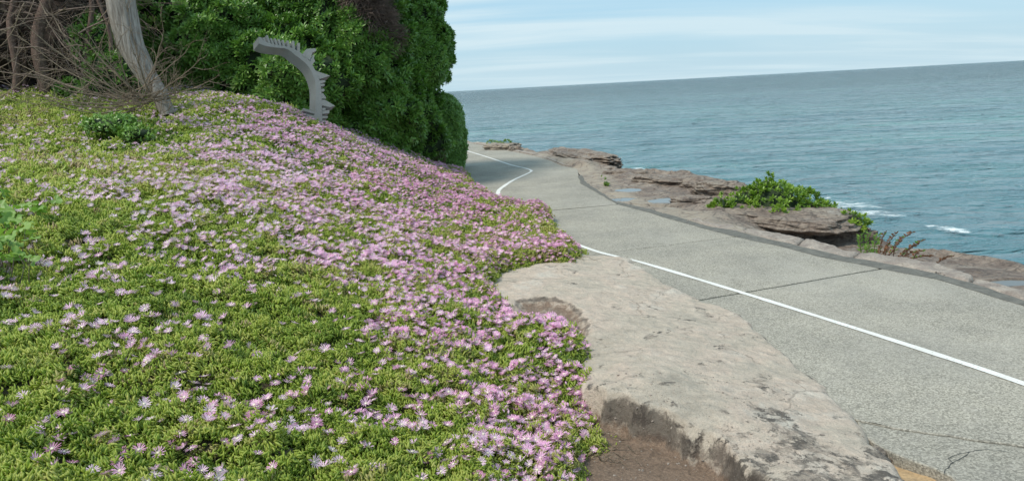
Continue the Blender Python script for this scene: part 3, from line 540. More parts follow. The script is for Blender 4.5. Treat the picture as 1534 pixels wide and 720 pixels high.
# separate rocks
def rock(px, py, z, size, seed, label, rz=0., tilt=(0, 0), **kw):
    c = W(px, py, z); o = obj('rock', rock_mesh('rock', size, seed, M['shelf'], **kw), loc=c, rot=(tilt[0], tilt[1], rz), label=label, cat='rock', group='rocks along the shore'); return o
bl = Wd(1185, 349, 9.35)
o = obj('rock', rock_mesh('rock', (1.6, 1.05, .42), 3, M['shelf'], 6, .2, .5, .25, .25, .35), loc=(bl[0]-.10, bl[1]-.02, -.17), rot=(R(2), R(3), R(-38)), label='large flat boulder undercut into a dark hollow, in front of the green bush', cat='rock', group='rocks along the shore')
rock(1275, 358, -.38, (.5, .4, .26), 8, 'dark wet rock at the right foot of the undercut boulder', R(-20), strata=.4, rough=.35, pale=-.2)
cf = W(850, 236, 0); obj('rock', rock_mesh('rock', (.75, 3.7, .42), 12, M['shelf'], 6, .6, 0, .2, .4, .25), loc=(cf[0]+.28, cf[1]-.4, 0), rot=(0, 0, R(13)), label='long rough brown rock with ledges beside the far bend of the path', cat='rock', group='rocks along the shore')
rock(888, 249, -.03, (.4, .45, .2), 14, 'small dark rock right of the long rough far rock', R(10), rough=.4, pale=-.3)
rock(752, 222, .02, (.9, .6, .32), 15, 'farthest low rock tufted with grass beyond the path', R(-30), rough=.4, flat=.2, pale=.5)
rock(772, 225, .0, (.3, .3, .24), 17, 'small dark lump at the end of the farthest rock', R(0), rough=.4, pale=-.3)
rock(1080, 286, .03, (.75, .5, .24), 18, 'jagged layered rock standing left of the green bush', R(-30), strata=.9, rough=.5, pale=.3)
rock(1045, 281, .0, (.55, .4, .22), 19, 'tilted layered slab between the long ridge and the jagged rock', R(-60), tilt=(R(14), 0), strata=.9, rough=.45, pale=.3)
rock(1000, 274, -.01, (1.1, .5, .22), 22, 'long low ridge of rock behind the two rock pools', R(-50), strata=.9, rough=.5, pale=.25, flat=.2)
rock(940, 261, -.02, (.8, .5, .18), 25, 'pale brown ledge rock left of the long low ridge', R(-50), strata=.9, rough=.5, pale=.3, flat=.2)
rock(908, 255, -.03, (.4, .35, .14), 27, 'small black boulder at the left end of the pale ledge rock', R(-10), rough=.35, pale=-.4)
rock(1035, 300, .0, (.5, .35, .10), 28, 'thin upturned flake of rock beside the small rock pool', R(-30), strata=.9, rough=.4)
for px_r, py_r, sz_r, sd_r, lb_r in [(1316,682,(.085,.07,.06),51,'grey chunk of rubble wedged where the ledge meets the broken path corner'), (1392,702,(.06,.05,.03),53,'small pale rubble stone lying on the yellow sandstone in the broken corner'), (1338,684,(.05,.04,.035),55,'little brown stone between the two rubble pieces in the broken corner')]:
    c = W(px_r, py_r, -.035); obj('stone', rock_mesh('stone', sz_r, sd_r, M['shelf'], 3, .2, rough=.35, pale=.5), loc=c, rot=(0, 0, sd_r), label=lb_r, cat='stone')
# grass tuft and sprig
# ------------------------------------------------------------------ flower bank: height field
bank_pts = [(0,150,8.5),(130,141,9),(230,152,9.3),(300,152,9.5),(370,157,10),(440,172,10.5),(500,198,11.2),(560,227,12),(640,252,13),(0,280,4.75),(0,450,3.0),(0,720,1.9),(300,280,5.4),(300,400,3.9),(300,560,2.85),(300,720,2.2),(550,720,2.45),(550,400,5.0),(550,300,7.4),(430,230,8.2),(700,600,3.25),(700,720,2.6),(640,480,4.2),(150,200,7.4),(640,330,7.8),(700,300,9.6)]
bp = [(q[0], q[1], q[2]+float(np.interp(p_[0], [0, 250, 440, 640], [-.30, -.20, .03, .02]))*q[1]/9) for p_ in bank_pts for q in [Wd(*p_)]]
ed_px = [(702,262,.02),(712,282,.03),(735,292,.03),(752,308,.04),(790,311,.05),(822,318,.06),(833,332,.06),(826,346,.08),(845,356,.08),(868,366,.06),(874,380,.08),(862,388,.10),(800,390,.13),(778,396,.13),(748,408,.12),(742,424,.14),(752,444,.12),(775,462,.10),(795,482,.06),(835,482,.06),(868,492,.08),(884,512,.12),(890,530,.13),(880,548,.12),(888,572,.11),(905,596,.05),(893,618,-.03),(905,636,-.04),(935,652,-.04),(942,668,-.05),(915,684,-.05),(888,696,-.05),(884,716,-.05),(890,740,-.05)]
ep = [W(a, b, c) for a, b, c in ed_px]
bp += [(e[0]-.0, e[1], e[2]+.07) for e in ep]
bp += [(-9, 17, 1.9), (-9, 0, 1.1), (-4, 16, 1.35), (-2.3, 16.2, .6), (-10, 8.5, 2.3), (-5, 2, 1.2), (-3, .5, .8), (-.5, .6, .42), (.25, 1.2, .1), (-6, 12, 1.95), (-3.2, 13.5, 1.35), (-1.1, 15, .1)]
btps = TPS(bp, 2e-3)
bpoly = [e[:2] for e in ep] + [np.array(p) for p in [(.42, 1.6), (.2, 1.), (-1, .45), (-3, .2), (-10, 0), (-10, 18), (-4, 18), (-2.2, 16.6), (-1.35, 15.3)]]
def bank_z(x, y, sd=None):
    sd = sdist(bpoly, x, y) if sd is None else sd
    return btps(x, y) + fbm(x*1.6, y*1.6, s=200, o=2)*.045 + fbm(x*5.5, y*5.5, s=203, o=3)*.06 - .13*(1-sstep(sd, 0, .16)**.7) - .02
X, Y = np.meshgrid(np.arange(-10, 1.2, .045), np.arange(.2, 17.5, .045), indexing='ij'); sd = sdist(bpoly, X, Y); Z = bank_z(X, Y, sd)-.02
V, Fq = compact(np.stack([X, Y, Z], -1).reshape(-1, 3), gridfaces(*X.shape, keep=sd[:-1, :-1] > -.03))
obj('bank', mkmesh('bank', V, Fq, M['soil']), kind='structure')
def hit(px, py):                        # where the photo's ray meets the bank
    d = ray(px, py); t_ = np.linspace(1.2, 20, 900); P = CAM+d[None]*t_[:, None]; zz_ = btps(P[:, 0], P[:, 1]); k = np.argmax(P[:, 2] < zz_); return P[k] if (P[:, 2] < zz_).any() else P[np.argmin(np.abs(P[:, 2]-zz_))]
# source shapes for the mat
def ice_clump(seed, n, rad, ln):
    g = np.random.default_rng(seed); A = Acc()
    for i in range(n):
        a = g.uniform(0, 2*np.pi); r_ = rad*math.sqrt(g.uniform()); b = np.array([r_*math.cos(a), r_*math.sin(a), g.uniform(-.012, .006)]); ta = g.uniform(0, 2*np.pi); tl = abs(g.normal(0, .75)); d = np.array([math.sin(tl)*math.cos(ta), math.sin(tl)*math.sin(ta), math.cos(tl)]); l = ln*g.uniform(.7, 1.25); w_ = ln*g.uniform(.16, .22)
        s_ = np.cross(d, [0.3, .2, 1.]); s_ /= np.linalg.norm(s_)+1e-9; q = np.cross(d, s_); bend = q*l*g.uniform(-.15, .15)
        V = []
        for f_, ww in ((0, .6), (.55, 1.)):
            for k in range(3): an = k*2.094; V.append(b+d*l*f_+w_*ww*(math.cos(an)*s_+math.sin(an)*q)+bend*f_)
        V.append(b+d*l+bend*1.6); A.add(V, [(0, 1, 4), (0, 4, 3), (1, 2, 5), (1, 5, 4), (2, 0, 3), (2, 3, 5), (3, 4, 6), (4, 5, 6), (5, 3, 6)])
    return A.mesh('ice_plant_clump', M['ice'])
ICE = [obj('ice_plant_clump', ice_clump(300+i, 30, .042, .022), link=False) for i in range(4)]
def flower_mesh(seed, np_, openn, pm):
    g = np.random.default_rng(seed); V = []; Fc = []; mi = []
    for lay_ in range(2):
        for i in range(np_):
            a = (i+lay_*.5)/np_*2*np.pi+g.normal(0, .08); l = .0225*g.uniform(.85, 1.08)*(1-.12*lay_); c = np.array([math.cos(a), math.sin(a), 0]); s_ = np.array([-math.sin(a), math.cos(a), 0]); h = openn*g.uniform(.6, 1.3)+.003*lay_
            k = len(V); V += [c*.003+s_*.0006+[0, 0, .001], c*.003-s_*.0006+[0, 0, .001], c*l*.65+s_*.0015+[0, 0, h*.7], c*l*.65-s_*.0015+[0, 0, h*.7], c*l+s_*.0009+[0, 0, h], c*l-s_*.0009+[0, 0, h]]
            Fc += [(k, k+1, k+3, k+2), (k+2, k+3, k+5, k+4)]; mi += [0, 0]
    k = len(V); V += [[.0045*math.cos(q), .0045*math.sin(q), .0035] for q in np.arange(7)/7*2*np.pi]+[[0, 0, .0075]]; Fc += [(k+i, k+(i+1) % 7, k+7) for i in range(7)]; mi += [1]*7
    k = len(V); V += [[0, 0, 0.], [.0012, 0, -.028], [-.0012, .001, -.028], [0, .0016, 0]]; Fc += [(k, k+1, k+2), (k, k+2, k+3)]; mi += [2]*2
    return mkmesh('flower', V, Fc, [pm, M['eye'], M['ice']], True, mi)
FL = [obj('flower', flower_mesh(400+i, 12, o_, M['petal']), link=False) for i, o_ in enumerate((.004, .008, .012))]; FLm = [flower_mesh(410+i, 12, o_, M['petal1']) for i, o_ in enumerate((.003, .007, .011))]
def bud_mesh():
    V = []; Fc = []
    for i in range(7): a = i/7*2*math.pi; V += [[.003*math.cos(a), .003*math.sin(a), 0], [.0055*math.cos(a), .0055*math.sin(a), .008]]
    V.append([0, 0, .017]); Fc = [(2*i, (2*i+2) % 14, (2*i+3) % 14, 2*i+1) for i in range(7)]+[(2*i+1, (2*i+3) % 14, 14) for i in range(7)]
    return mkmesh('bud', V, Fc, M['petal'])
FL.append(obj('bud', bud_mesh(), link=False))
# mat: clumps everywhere on the bank, finer near the camera
cover = empty('flowering_ground_cover', (0, 0, 0), label='mat of green succulent ground cover starred with pink daisy flowers, covering the sloping bank', cat='ground cover')
def sample(n, x0, x1, y0, y1):
    x = RNG.uniform(x0, x1, n); y = RNG.uniform(y0, y1, n); sd_ = sdist(bpoly, x, y); wob_ = fbm(x*6, y*6, s=220)*.05+fbm(x*17, y*17, s=222)*.03; k = sd_+wob_ > .005; return x[k], y[k], sd_[k]
zones = [(20000, -3.2, 1.2, .4, 3.6, 1.), (26000, -5., 1.2, 3.6, 7.5, 1.15), (22000, -7., 1.0, 7.5, 15.5, 1.6), (9000, -10, -3, .4, 12, 2.0)]
xs = []; ys = []; ss = []; sds = []
for n, a, b, c, d, s_ in zones:
    x, y, sd_ = sample(n, a, b, c, d); xs.append(x); ys.append(y); ss.append(np.full(len(x), s_)); sds.append(sd_)
x = np.concatenate(xs); y = np.concatenate(ys); s_ = np.concatenate(ss); sd_ = np.concatenate(sds); z = bank_z(x, y, np.maximum(sd_, .01))+.0*x
e_ = .03; nx_ = -(bank_z(x+e_, y)-z)/e_; ny_ = -(bank_z(x, y+e_)-z)/e_; nx_ = np.clip(nx_, -.8, .8); ny_ = np.clip(ny_, -.8, .8)
hn = fbm(x*5.5, y*5.5, s=203, o=3); z += RNG.normal(0, .012, len(x))
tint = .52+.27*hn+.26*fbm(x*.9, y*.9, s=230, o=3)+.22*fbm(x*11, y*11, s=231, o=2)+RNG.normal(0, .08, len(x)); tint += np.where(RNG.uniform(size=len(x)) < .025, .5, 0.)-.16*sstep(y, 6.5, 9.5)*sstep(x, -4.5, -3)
# olive, reddish growth near the path-side fringe farther off
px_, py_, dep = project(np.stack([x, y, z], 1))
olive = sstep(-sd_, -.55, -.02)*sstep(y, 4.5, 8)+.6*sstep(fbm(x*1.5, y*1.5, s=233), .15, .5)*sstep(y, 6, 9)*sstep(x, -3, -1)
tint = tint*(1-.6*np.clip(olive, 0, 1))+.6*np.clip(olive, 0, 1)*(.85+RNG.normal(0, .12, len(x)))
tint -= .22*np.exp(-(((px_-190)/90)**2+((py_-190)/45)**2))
kk = RNG.uniform(size=len(x)) > .35*sstep(-hn+.5*fbm(x*2, y*2, s=235), .12, .35); x = x[kk]; y = y[kk]; z = z[kk]; s_ = s_[kk]; tint = tint[kk]; nx_ = nx_[kk]; ny_ = ny_[kk]
rot = np.stack([-ny_*1.1+RNG.normal(0, .35, len(x)), nx_*1.1+RNG.normal(0, .35, len(x)), RNG.uniform(0, 6.28, len(x))], 1)
me = mkmesh('foliage', np.zeros((0, 3)), [], M['ice']); fo = obj('foliage', me, cover, kind='stuff')
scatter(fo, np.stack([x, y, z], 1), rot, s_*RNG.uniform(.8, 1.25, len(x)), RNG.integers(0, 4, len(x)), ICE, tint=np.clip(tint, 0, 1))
# flowers
dn_px = [(-100,160,.03),(50,160,.03),(130,160,.05),(60,190,.06),(0,200,.06),(690,285,.2),(660,292,.25),(760,335,.2),(720,345,.3),(800,332,.12),(780,362,.3),(0,170,.05),(100,175,.08),(60,230,.10),(160,210,.10),(250,220,.25),(300,175,.2),(200,195,.10),(120,230,.09),(30,250,.06),(200,240,.14),(370,170,.55),(440,200,.75),(520,240,.8),(600,250,.7),(650,265,.55),(700,290,.45),(350,240,.55),(420,280,.6),(500,300,.65),(600,300,.65),(560,340,.42),(700,320,.5),(780,330,.35),(840,360,.55),(700,370,.45),(620,380,.35),(760,370,.45),(800,345,.15),(680,390,.4),(700,430,.5),(740,470,.6),(800,500,.65),(860,500,.75),(860,560,.65),(800,600,.45),(880,600,.5),(850,680,.6),(800,700,.5),(840,640,.45),(700,650,.10),(640,700,.08),(540,690,.10),(560,640,.12),(450,660,.07),(330,690,.05),(200,620,.045),(100,600,.055),(60,520,.07),(30,700,.035),(150,450,.05),(60,400,.03),(250,500,.06),(300,500,.09),(350,550,.045),(450,560,.11),(500,540,.14),(560,520,.15),(600,580,.10),(650,520,.2),(640,470,.3),(560,460,.2),(480,440,.2),(400,440,.12),(300,420,.08),(200,350,.10),(100,330,.05),(200,280,.2),(100,270,.09),(300,330,.3),(400,350,.3),(480,380,.3),(330,290,.42),(220,400,.07),(920,650,.02),(0,300,.02),(700,262,.3)]
dpts = []
for a, b, c in dn_px: h_ = hit(a, b); dpts.append((h_[0], h_[1], c))
N = 150000; x = RNG.uniform(-9, 1.1, N); y = RNG.uniform(.6, 15.5, N); sd_ = sdist(bpoly, x, y); k = sd_ > .015; x = x[k]; y = y[k]; sd_ = sd_[k]
dens = idw(dpts, x, y, 3.)**.80*1.15; dens = dens*(1-.45*sstep(y, 4.5, 6.5)*sstep(-x, 2.2, 3.6)); clus = fbm(x*3.2, y*3.2, s=240, o=3)+.35*fbm(x*9, y*9, s=243, o=2)
dens = dens*np.clip(1+1.6*clus, .08, 2.4)
area = 10.1*14.9; per = N/area                       # candidates per square metre
k = RNG.uniform(0, 1, len(x)) < np.minimum(1., dens*1250/per); x = x[k]; y = y[k]; sd_ = sd_[k]; dd = dens[k]
z = bank_z(x, y, np.maximum(sd_, .03))+.030+.012*sstep(y, 3, 5)+.014*sstep(y, 6.5, 8.5)+RNG.uniform(-.004, .016, len(x))*(1+.8*sstep(y, 3, 8))
P = np.stack([x, y, z], 1); px_, py_, dep = project(P); inn = (px_ > -10) & (px_ < 1540) & (py_ > 0) & (py_ < 728)
order = np.argsort(np.where(inn, dep, 99)); near = order[:300]; rest = order[300:]
def frot(n): return np.stack([RNG.normal(.30, .28, n), RNG.normal(0, .30, n), RNG.uniform(0, 6.28, n)], 1)
warm = np.clip(.26+.40*sstep(x, -2.4, -.2)+.28*sstep(y, 5.5, 9)*sstep(x, -4.5, -2.5)+.16*fbm(x*2, y*2, s=250)+RNG.normal(0, .13, len(x)), 0, 1)
FR = frot(len(x)); FS = RNG.uniform(.82, 1.24, len(x))
for i in near:
    o = obj('flower', FLm[RNG.integers(0, 3)], cover, loc=P[i], rot=tuple(FR[i])); o.scale = (FS[i],)*3
me = mkmesh('flower_mass', np.zeros((0, 3)), [], M['petal']); fm = obj('flower_mass', me, cover, kind='stuff')
scatter(fm, P[rest], FR[rest], FS[rest]*np.where(y[rest] > 6, .95, 1.05), np.where(RNG.uniform(size=len(rest)) < .07, 3, RNG.integers(0, 3, len(rest))), FL, tint=warm[rest])
# straggling bare runners over the brown rock at the front edge
A = Acc()
for i in range(12):
    s0 = W(random.uniform(880, 915), random.uniform(640, 690), -.02); a = random.uniform(-.7, .35); n = 10; P_ = [s0]
    for j in range(n): a += random.uniform(-.12, .12); P_.append(P_[-1]+np.array([math.cos(a), math.sin(a), 0])*.016); P_[-1][2] = -.035+.02*math.sin(j*.9+i)
    A.add(*tube(P_, np.linspace(.0024, .001, n+1), 4))
for i in range(14):
    s0 = W(random.uniform(815, 870), random.uniform(372, 384), .12); a = random.uniform(-1.6, .3); P_ = [s0]
    for j in range(9): a += random.uniform(-.35, .35); P_.append(P_[-1]+np.array([math.cos(a), math.sin(a), 0])*.022); P_[-1][2] = .09-.004*j+.012*math.sin(j+i)
    A.add(*tube(P_, np.linspace(.003, .001, 10), 4))
obj('runner_stems', A.mesh('runner_stems', M['twig']), cover)
# ------------------------------------------------------------------ leafy shapes
def rosette(seed, n, ln, wd_, spread, mat_, name='leaf_rosette', whorl=True):
    g = np.random.default_rng(seed); A = Acc()
    for i in range(n):
        a = i*2.4+g.normal(0, .3); tl = spread*(.35+.75*(i/n))+g.normal(0, .12); c = np.array([math.cos(a), math.sin(a), 0]); s_ = np.array([-math.sin(a), math.cos(a), 0]); d = c*math.sin(tl)+np.array([0, 0, math.cos(tl)]); q = np.cross(d, s_)
        b = c*ln*.06+np.array([0, 0, -i/n*ln*.35]) if whorl else np.array([g.normal(0, ln*.6), g.normal(0, ln*.6), g.normal(0, ln*.25)]); l = ln*g.uniform(.75, 1.15); w_ = wd_*g.uniform(.85, 1.15)/2; cv_ = g.uniform(.05, .16)*l
        V = [b, b+d*l*.35+s_*w_*.85+q*w_*.25, b+d*l*.38, b+d*l*.35-s_*w_*.85+q*w_*.25, b+d*l*.72+s_*w_*.8+q*w_*.2+q*-cv_*.4, b+d*l*.74-q*cv_*.5, b+d*l*.72-s_*w_*.8+q*w_*.2-q*cv_*.4, b+d*l-q*cv_]
        A.add(V, [(0, 2, 1), (0, 3, 2), (1, 2, 5), (1, 5, 4), (2, 3, 6), (2, 6, 5), (4, 5, 7), (5, 6, 7)])
    return A.mesh(name, mat_)
LAU = [obj('leaf_rosette', rosette(500+i, 11, .095, .030, 1.25, M['laurel']), link=False) for i in range(3)]
SML = [obj('leaf_sprig', rosette(510+i, 16, .038, .018, 1.2, M['laurel'], whorl=False), link=False) for i in range(3)]
BRN = [obj('leaf_sprig', rosette(520+i, 16, .038, .018, 1.2, M['brownleaf'], whorl=False), link=False) for i in range(2)]
BSH = [obj('leaf_rosette', rosette(530+i, 10, .062, .026, 1.15, M['bushleaf']), link=False) for i in range(3)]
def twig_clump(seed, n, ln, mat_):
    g = np.random.default_rng(seed); A = Acc()
    for i in range(n):
        a = g.uniform(0, 6.28); tl = abs(g.normal(0, .7)); d = np.array([math.sin(tl)*math.cos(a), math.sin(tl)*math.sin(a), math.cos(tl)]); P_ = [np.array([g.normal(0, ln*.15), g.normal(0, ln*.15), 0])]
        for j in range(3): d = d+g.normal(0, .25, 3); d /= np.linalg.norm(d); P_.append(P_[-1]+d*ln/3)
        A.add(*tube(P_, [.005, .004, .003, .0015], 3))
    return A.mesh('twig_clump', mat_)
TWG = [obj('twig_clump', twig_clump(540+i, 14, .19, M['darktwig']), link=False) for i in range(3)]
def ell_sd(P, e, pw): return (np.abs((P-e[:3])/e[3:6])**pw).sum(1)**(1/pw)
def shrub(name, ells, dens_, srcs, hullmat, label, cat, group=None, seed=0, scl=1., tint0=.5, pw=2.2, rough=.16, zmin=None, up_=.35, inner=.9, others=()):
    ells = [np.array(e, float) for e in ells]; base_ = ells[0]; zb = min(e[2]-e[5] for e in ells) if zmin is None else zmin
    root = empty(name, (base_[0], base_[1], zb), label=label, cat=cat, group=group); org = np.array([base_[0], base_[1], zb])
    bm = bmesh.new(); bmesh.ops.create_icosphere(bm, subdivisions=5, radius=1.); S = np.array([v.co[:] for v in bm.verts]); SF = np.array([[v.index for v in f.verts] for f in bm.faces]); bm.free()
    A = Acc(); pts = []; nrm = []
    g = np.random.default_rng(seed)
    def surf(U, e, k, sh):
        q = U/((np.abs(U)**pw).sum(1)**(1/pw))[:, None]; P_ = e[:3]+q*e[3:6]*sh; n = fbm(P_[:, 0]*1.5, P_[:, 1]*1.5, P_[:, 2]*1.5, o=2, s=seed)*rough*1.3+fbm(P_[:, 0]*4.2, P_[:, 1]*4.2, P_[:, 2]*4.2, o=2, s=seed+5)*rough*.65
        m_ = q/e[3:6]*np.abs(q)**(pw-2); m_ /= np.linalg.norm(m_, axis=1)[:, None]+1e-9; return P_+m_*n[:, None], m_
    for k, e in enumerate(ells):
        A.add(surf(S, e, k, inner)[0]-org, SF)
        ar = 4*math.pi*((((e[3]*e[4])**1.6+(e[3]*e[5])**1.6+(e[4]*e[5])**1.6)/3)**(1/1.6)); n = int(ar*dens_); U = g.normal(size=(n, 3)); U /= np.linalg.norm(U, axis=1)[:, None]
        P_, m_ = surf(U, e, k, 1.); dep_ = g.exponential(.035, n)-.02; P_ = P_-m_*dep_[:, None]; ok = np.ones(n, bool)
        for j, f_ in enumerate(list(ells)+[np.array(q, float) for q in others]):
            if j != k: ok &= ell_sd(P_, f_, pw) > .93
        if zmin is not None: ok &= P_[:, 2] > zmin
        # keep what can be seen from in front and either side
        ok &= (m_[:, 1] < .55); pts.append(P_[ok]); nrm.append(m_[ok])
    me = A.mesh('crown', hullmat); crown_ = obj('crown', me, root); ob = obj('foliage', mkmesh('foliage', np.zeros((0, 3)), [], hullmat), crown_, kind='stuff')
    P_ = np.vstack(pts); m_ = np.vstack(nrm); d = m_+np.array([0, 0, up_])+g.normal(0, .28, m_.shape); d /= np.linalg.norm(d, axis=1)[:, None]
    pitch = np.arccos(np.clip(d[:, 2], -1, 1)); yaw = np.arctan2(d[:, 1], d[:, 0])
    # euler XYZ: Ry(pitch) then Rz(yaw)
    rot_ = np.stack([np.zeros(len(P_)), pitch, yaw], 1); tn = tint0+.22*fbm(P_[:, 0]*1.1, P_[:, 1]*1.1, P_[:, 2]*1.1, o=3, s=seed+9)+g.normal(0, .07, len(P_))
    scatter(ob, P_-org, rot_, scl*g.uniform(.75, 1.25, len(P_)), g.integers(0, len(srcs), len(P_)), srcs, tint=np.clip(tn, 0, 1))
    return root
def E(px, py, Y, rx, ry, rz): c = Wd(px, py, Y); return (c[0], c[1], c[2], rx, ry, rz)
big = [E(300,90,12.9,1.5,1.1,1.35), E(420,140,12.7,1.15,.95,1.1), E(500,60,13.6,1.2,1.,1.3), E(350,-60,13.8,2.,1.3,1.3), E(560,150,13.7,.85,.8,.95), E(470,-80,14.6,1.6,1.3,1.4), E(600,180,14.9,.7,.7,.85), E(545,215,13.6,.55,.55,.5)]
left = [E(120,90,12.6,1.7,1.,1.4), E(-60,60,12.,1.7,1.,1.6), E(180,-60,13.4,2.,1.2,1.4), E(-330,20,11.,2.,1.6,1.9)]
tall = [E(611,70,15.4,.86,.9,.95), E(580,-10,15.6,1.,1.,.9), E(622,165,15.6,.5,.55,.75)]
clip = [E(652,208,16.4,.60,.75,.86)]
brown = [E(637,222,15.2,.30,.42,.62)]
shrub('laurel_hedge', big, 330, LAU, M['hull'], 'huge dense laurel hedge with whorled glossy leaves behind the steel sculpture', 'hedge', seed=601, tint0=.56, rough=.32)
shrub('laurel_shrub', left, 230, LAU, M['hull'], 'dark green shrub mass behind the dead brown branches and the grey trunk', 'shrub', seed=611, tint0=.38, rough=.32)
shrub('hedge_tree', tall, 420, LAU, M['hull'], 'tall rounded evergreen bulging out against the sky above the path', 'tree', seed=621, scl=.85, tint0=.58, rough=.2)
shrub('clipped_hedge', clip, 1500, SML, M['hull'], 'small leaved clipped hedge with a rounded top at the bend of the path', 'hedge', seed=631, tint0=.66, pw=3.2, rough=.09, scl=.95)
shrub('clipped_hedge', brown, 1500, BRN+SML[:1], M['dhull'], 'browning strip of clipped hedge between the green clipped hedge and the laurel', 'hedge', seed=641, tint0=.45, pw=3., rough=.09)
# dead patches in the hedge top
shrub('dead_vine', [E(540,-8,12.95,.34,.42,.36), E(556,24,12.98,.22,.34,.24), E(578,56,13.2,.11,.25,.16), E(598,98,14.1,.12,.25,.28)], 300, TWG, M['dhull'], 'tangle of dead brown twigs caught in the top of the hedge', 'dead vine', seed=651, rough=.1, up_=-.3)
# ------------------------------------------------------------------ dead thicket, twiggy shrub, grey trunk
def branch(A, p, d, ln, r, depth, g, bend=.25, grav=0., nseg=6, kids=3, k=4):
    P_ = [p]; 
    for i in range(nseg): d = d+g.normal(0, bend, 3)*.5+np.array([0, 0, grav]); d /= np.linalg.norm(d); P_.append(P_[-1]+d*ln/nseg)
    P_ = np.array(P_); A.add(*tube(P_, np.linspace(r, r*.45, nseg+1), k))
    if depth > 0:
        for _ in range(kids):
            i = g.integers(2, nseg+1); dd_ = P_[i]-P_[i-1]; dd_ /= np.linalg.norm(dd_); v = dd_+g.normal(0, .55, 3); v /= np.linalg.norm(v); branch(A, P_[i], v, ln*g.uniform(.45, .7), r*.5, depth-1, g, bend, grav, max(3, nseg-1), kids, 3)
g = np.random.default_rng(77)
thick = empty('dead_thicket', Wd(90, 150, 9.8), label='thicket of dead dark brown stems and twigs filling the upper left corner', cat='dead shrub'); org = np.array(thick.location)
A = Acc()
for i, (px, lx, r) in enumerate([(14, 20, .05), (62, 6, .085), (146, -26, .04), (-30, 10, .07), (170, -30, .028), (40, -40, .03)]):
    b = Wd(px, 158, 10.2+.2*(i % 3)); t_ = Wd(px+lx*1.2, -120, 10.6); n = 12; P_ = [b+(t_-b)*q/(n-1)+np.array([math.sin(q*.9+i)*.06, math.cos(q*.7+i)*.05, 0]) for q in range(n)]; A.add(*tube(np.array(P_)-org, np.linspace(r, r*.7, n), 8))
obj('stems', A.mesh('stems', M['dbark']), thick)
A = Acc()
for i in range(42):
    b = Wd(g.uniform(-60, 175), g.uniform(-30, 150), g.uniform(9.6, 10.6)); d = g.normal(0, 1, 3); d[1] *= .4; d[2] = abs(d[2])*.4+g.normal(0, .25); d /= np.linalg.norm(d); branch(A, b-org, d, g.uniform(.5, 1.1), g.uniform(.006, .014), 2, g, .3, kids=3)
obj('twigs', A.mesh('twigs', M['darktwig']), thick)
A = Acc()
for i in range(26):
    b = Wd(g.uniform(-60, 170), g.uniform(-20, 140), g.uniform(9.2, 9.9)); d = g.normal(0, 1, 3); d[1] *= .4; d /= np.linalg.norm(d); branch(A, b-org, d, g.uniform(.4, .9), g.uniform(.004, .008), 2, g, .35, kids=2)
obj('pale_twigs', A.mesh('pale_twigs', M['twig']), thick)
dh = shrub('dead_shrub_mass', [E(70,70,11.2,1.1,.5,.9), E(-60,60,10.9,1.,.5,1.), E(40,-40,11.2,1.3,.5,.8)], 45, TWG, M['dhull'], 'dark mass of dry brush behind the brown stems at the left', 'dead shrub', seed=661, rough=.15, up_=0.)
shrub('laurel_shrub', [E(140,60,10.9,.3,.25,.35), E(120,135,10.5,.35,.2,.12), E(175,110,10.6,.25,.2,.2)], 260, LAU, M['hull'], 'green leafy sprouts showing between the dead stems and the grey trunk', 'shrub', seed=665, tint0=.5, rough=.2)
# bare twiggy shrub fanning in front of the trunk
tb = Wd(212, 170, 8.7); tw = empty('bare_shrub', tb, label='bare twiggy shrub with curved leafless branches fanning in front of the grey trunk', cat='dead shrub'); org = tb
A = Acc(); g = np.random.default_rng(5)
ends = [(325,112),(283,66),(292,95),(262,112),(250,60),(120,130),(60,120),(20,95),(0,125),(30,60),(90,40),(130,60),(150,100),(100,90),(5,170),(60,145),(160,30),(110,15),(180,60),(200,95),(235,100),(270,140),(240,45),(75,155),(140,150),(20,30),(190,20)]
for i, (ex, ey) in enumerate(ends):
    s0 = Wd(205+g.normal(0, 12), 150+g.normal(0, 5), 8.75); e0 = Wd(ex, ey, 8.75+g.uniform(-.5, .35)); n = 12; q = np.linspace(0, 1, n)[:, None]; mid = (s0+e0)/2+np.array([0, 0, -.14-.1*g.uniform()]); P_ = (1-q)**2*s0+2*q*(1-q)*mid+q*q*e0; P_ = P_+np.cumsum(g.normal(0, .006, P_.shape), 0)
    A.add(*tube(P_-org, np.linspace(.0105, .003, n), 5))
    for j in range(6): m_ = g.integers(3, n); d = P_[m_]-P_[m_-1]; d /= np.linalg.norm(d); d = d+g.normal(0, .4, 3)+np.array([0, 0, .15]); branch(A, P_[m_]-org, d/np.linalg.norm(d), g.uniform(.12, .35), .0042, 1, g, .35, kids=3, k=3)
for i in range(26):
    s0 = Wd(205+g.normal(0, 20), 160+g.normal(0, 8), 8.6); d = np.array([g.normal(0, 1), g.normal(0, .4), abs(g.normal(.3, .4))]); branch(A, s0-org, d/np.linalg.norm(d), g.uniform(.25, .6), .005, 2, g, .4, kids=3, k=3)
obj('branches', A.mesh('branches', M['twig']), tw)
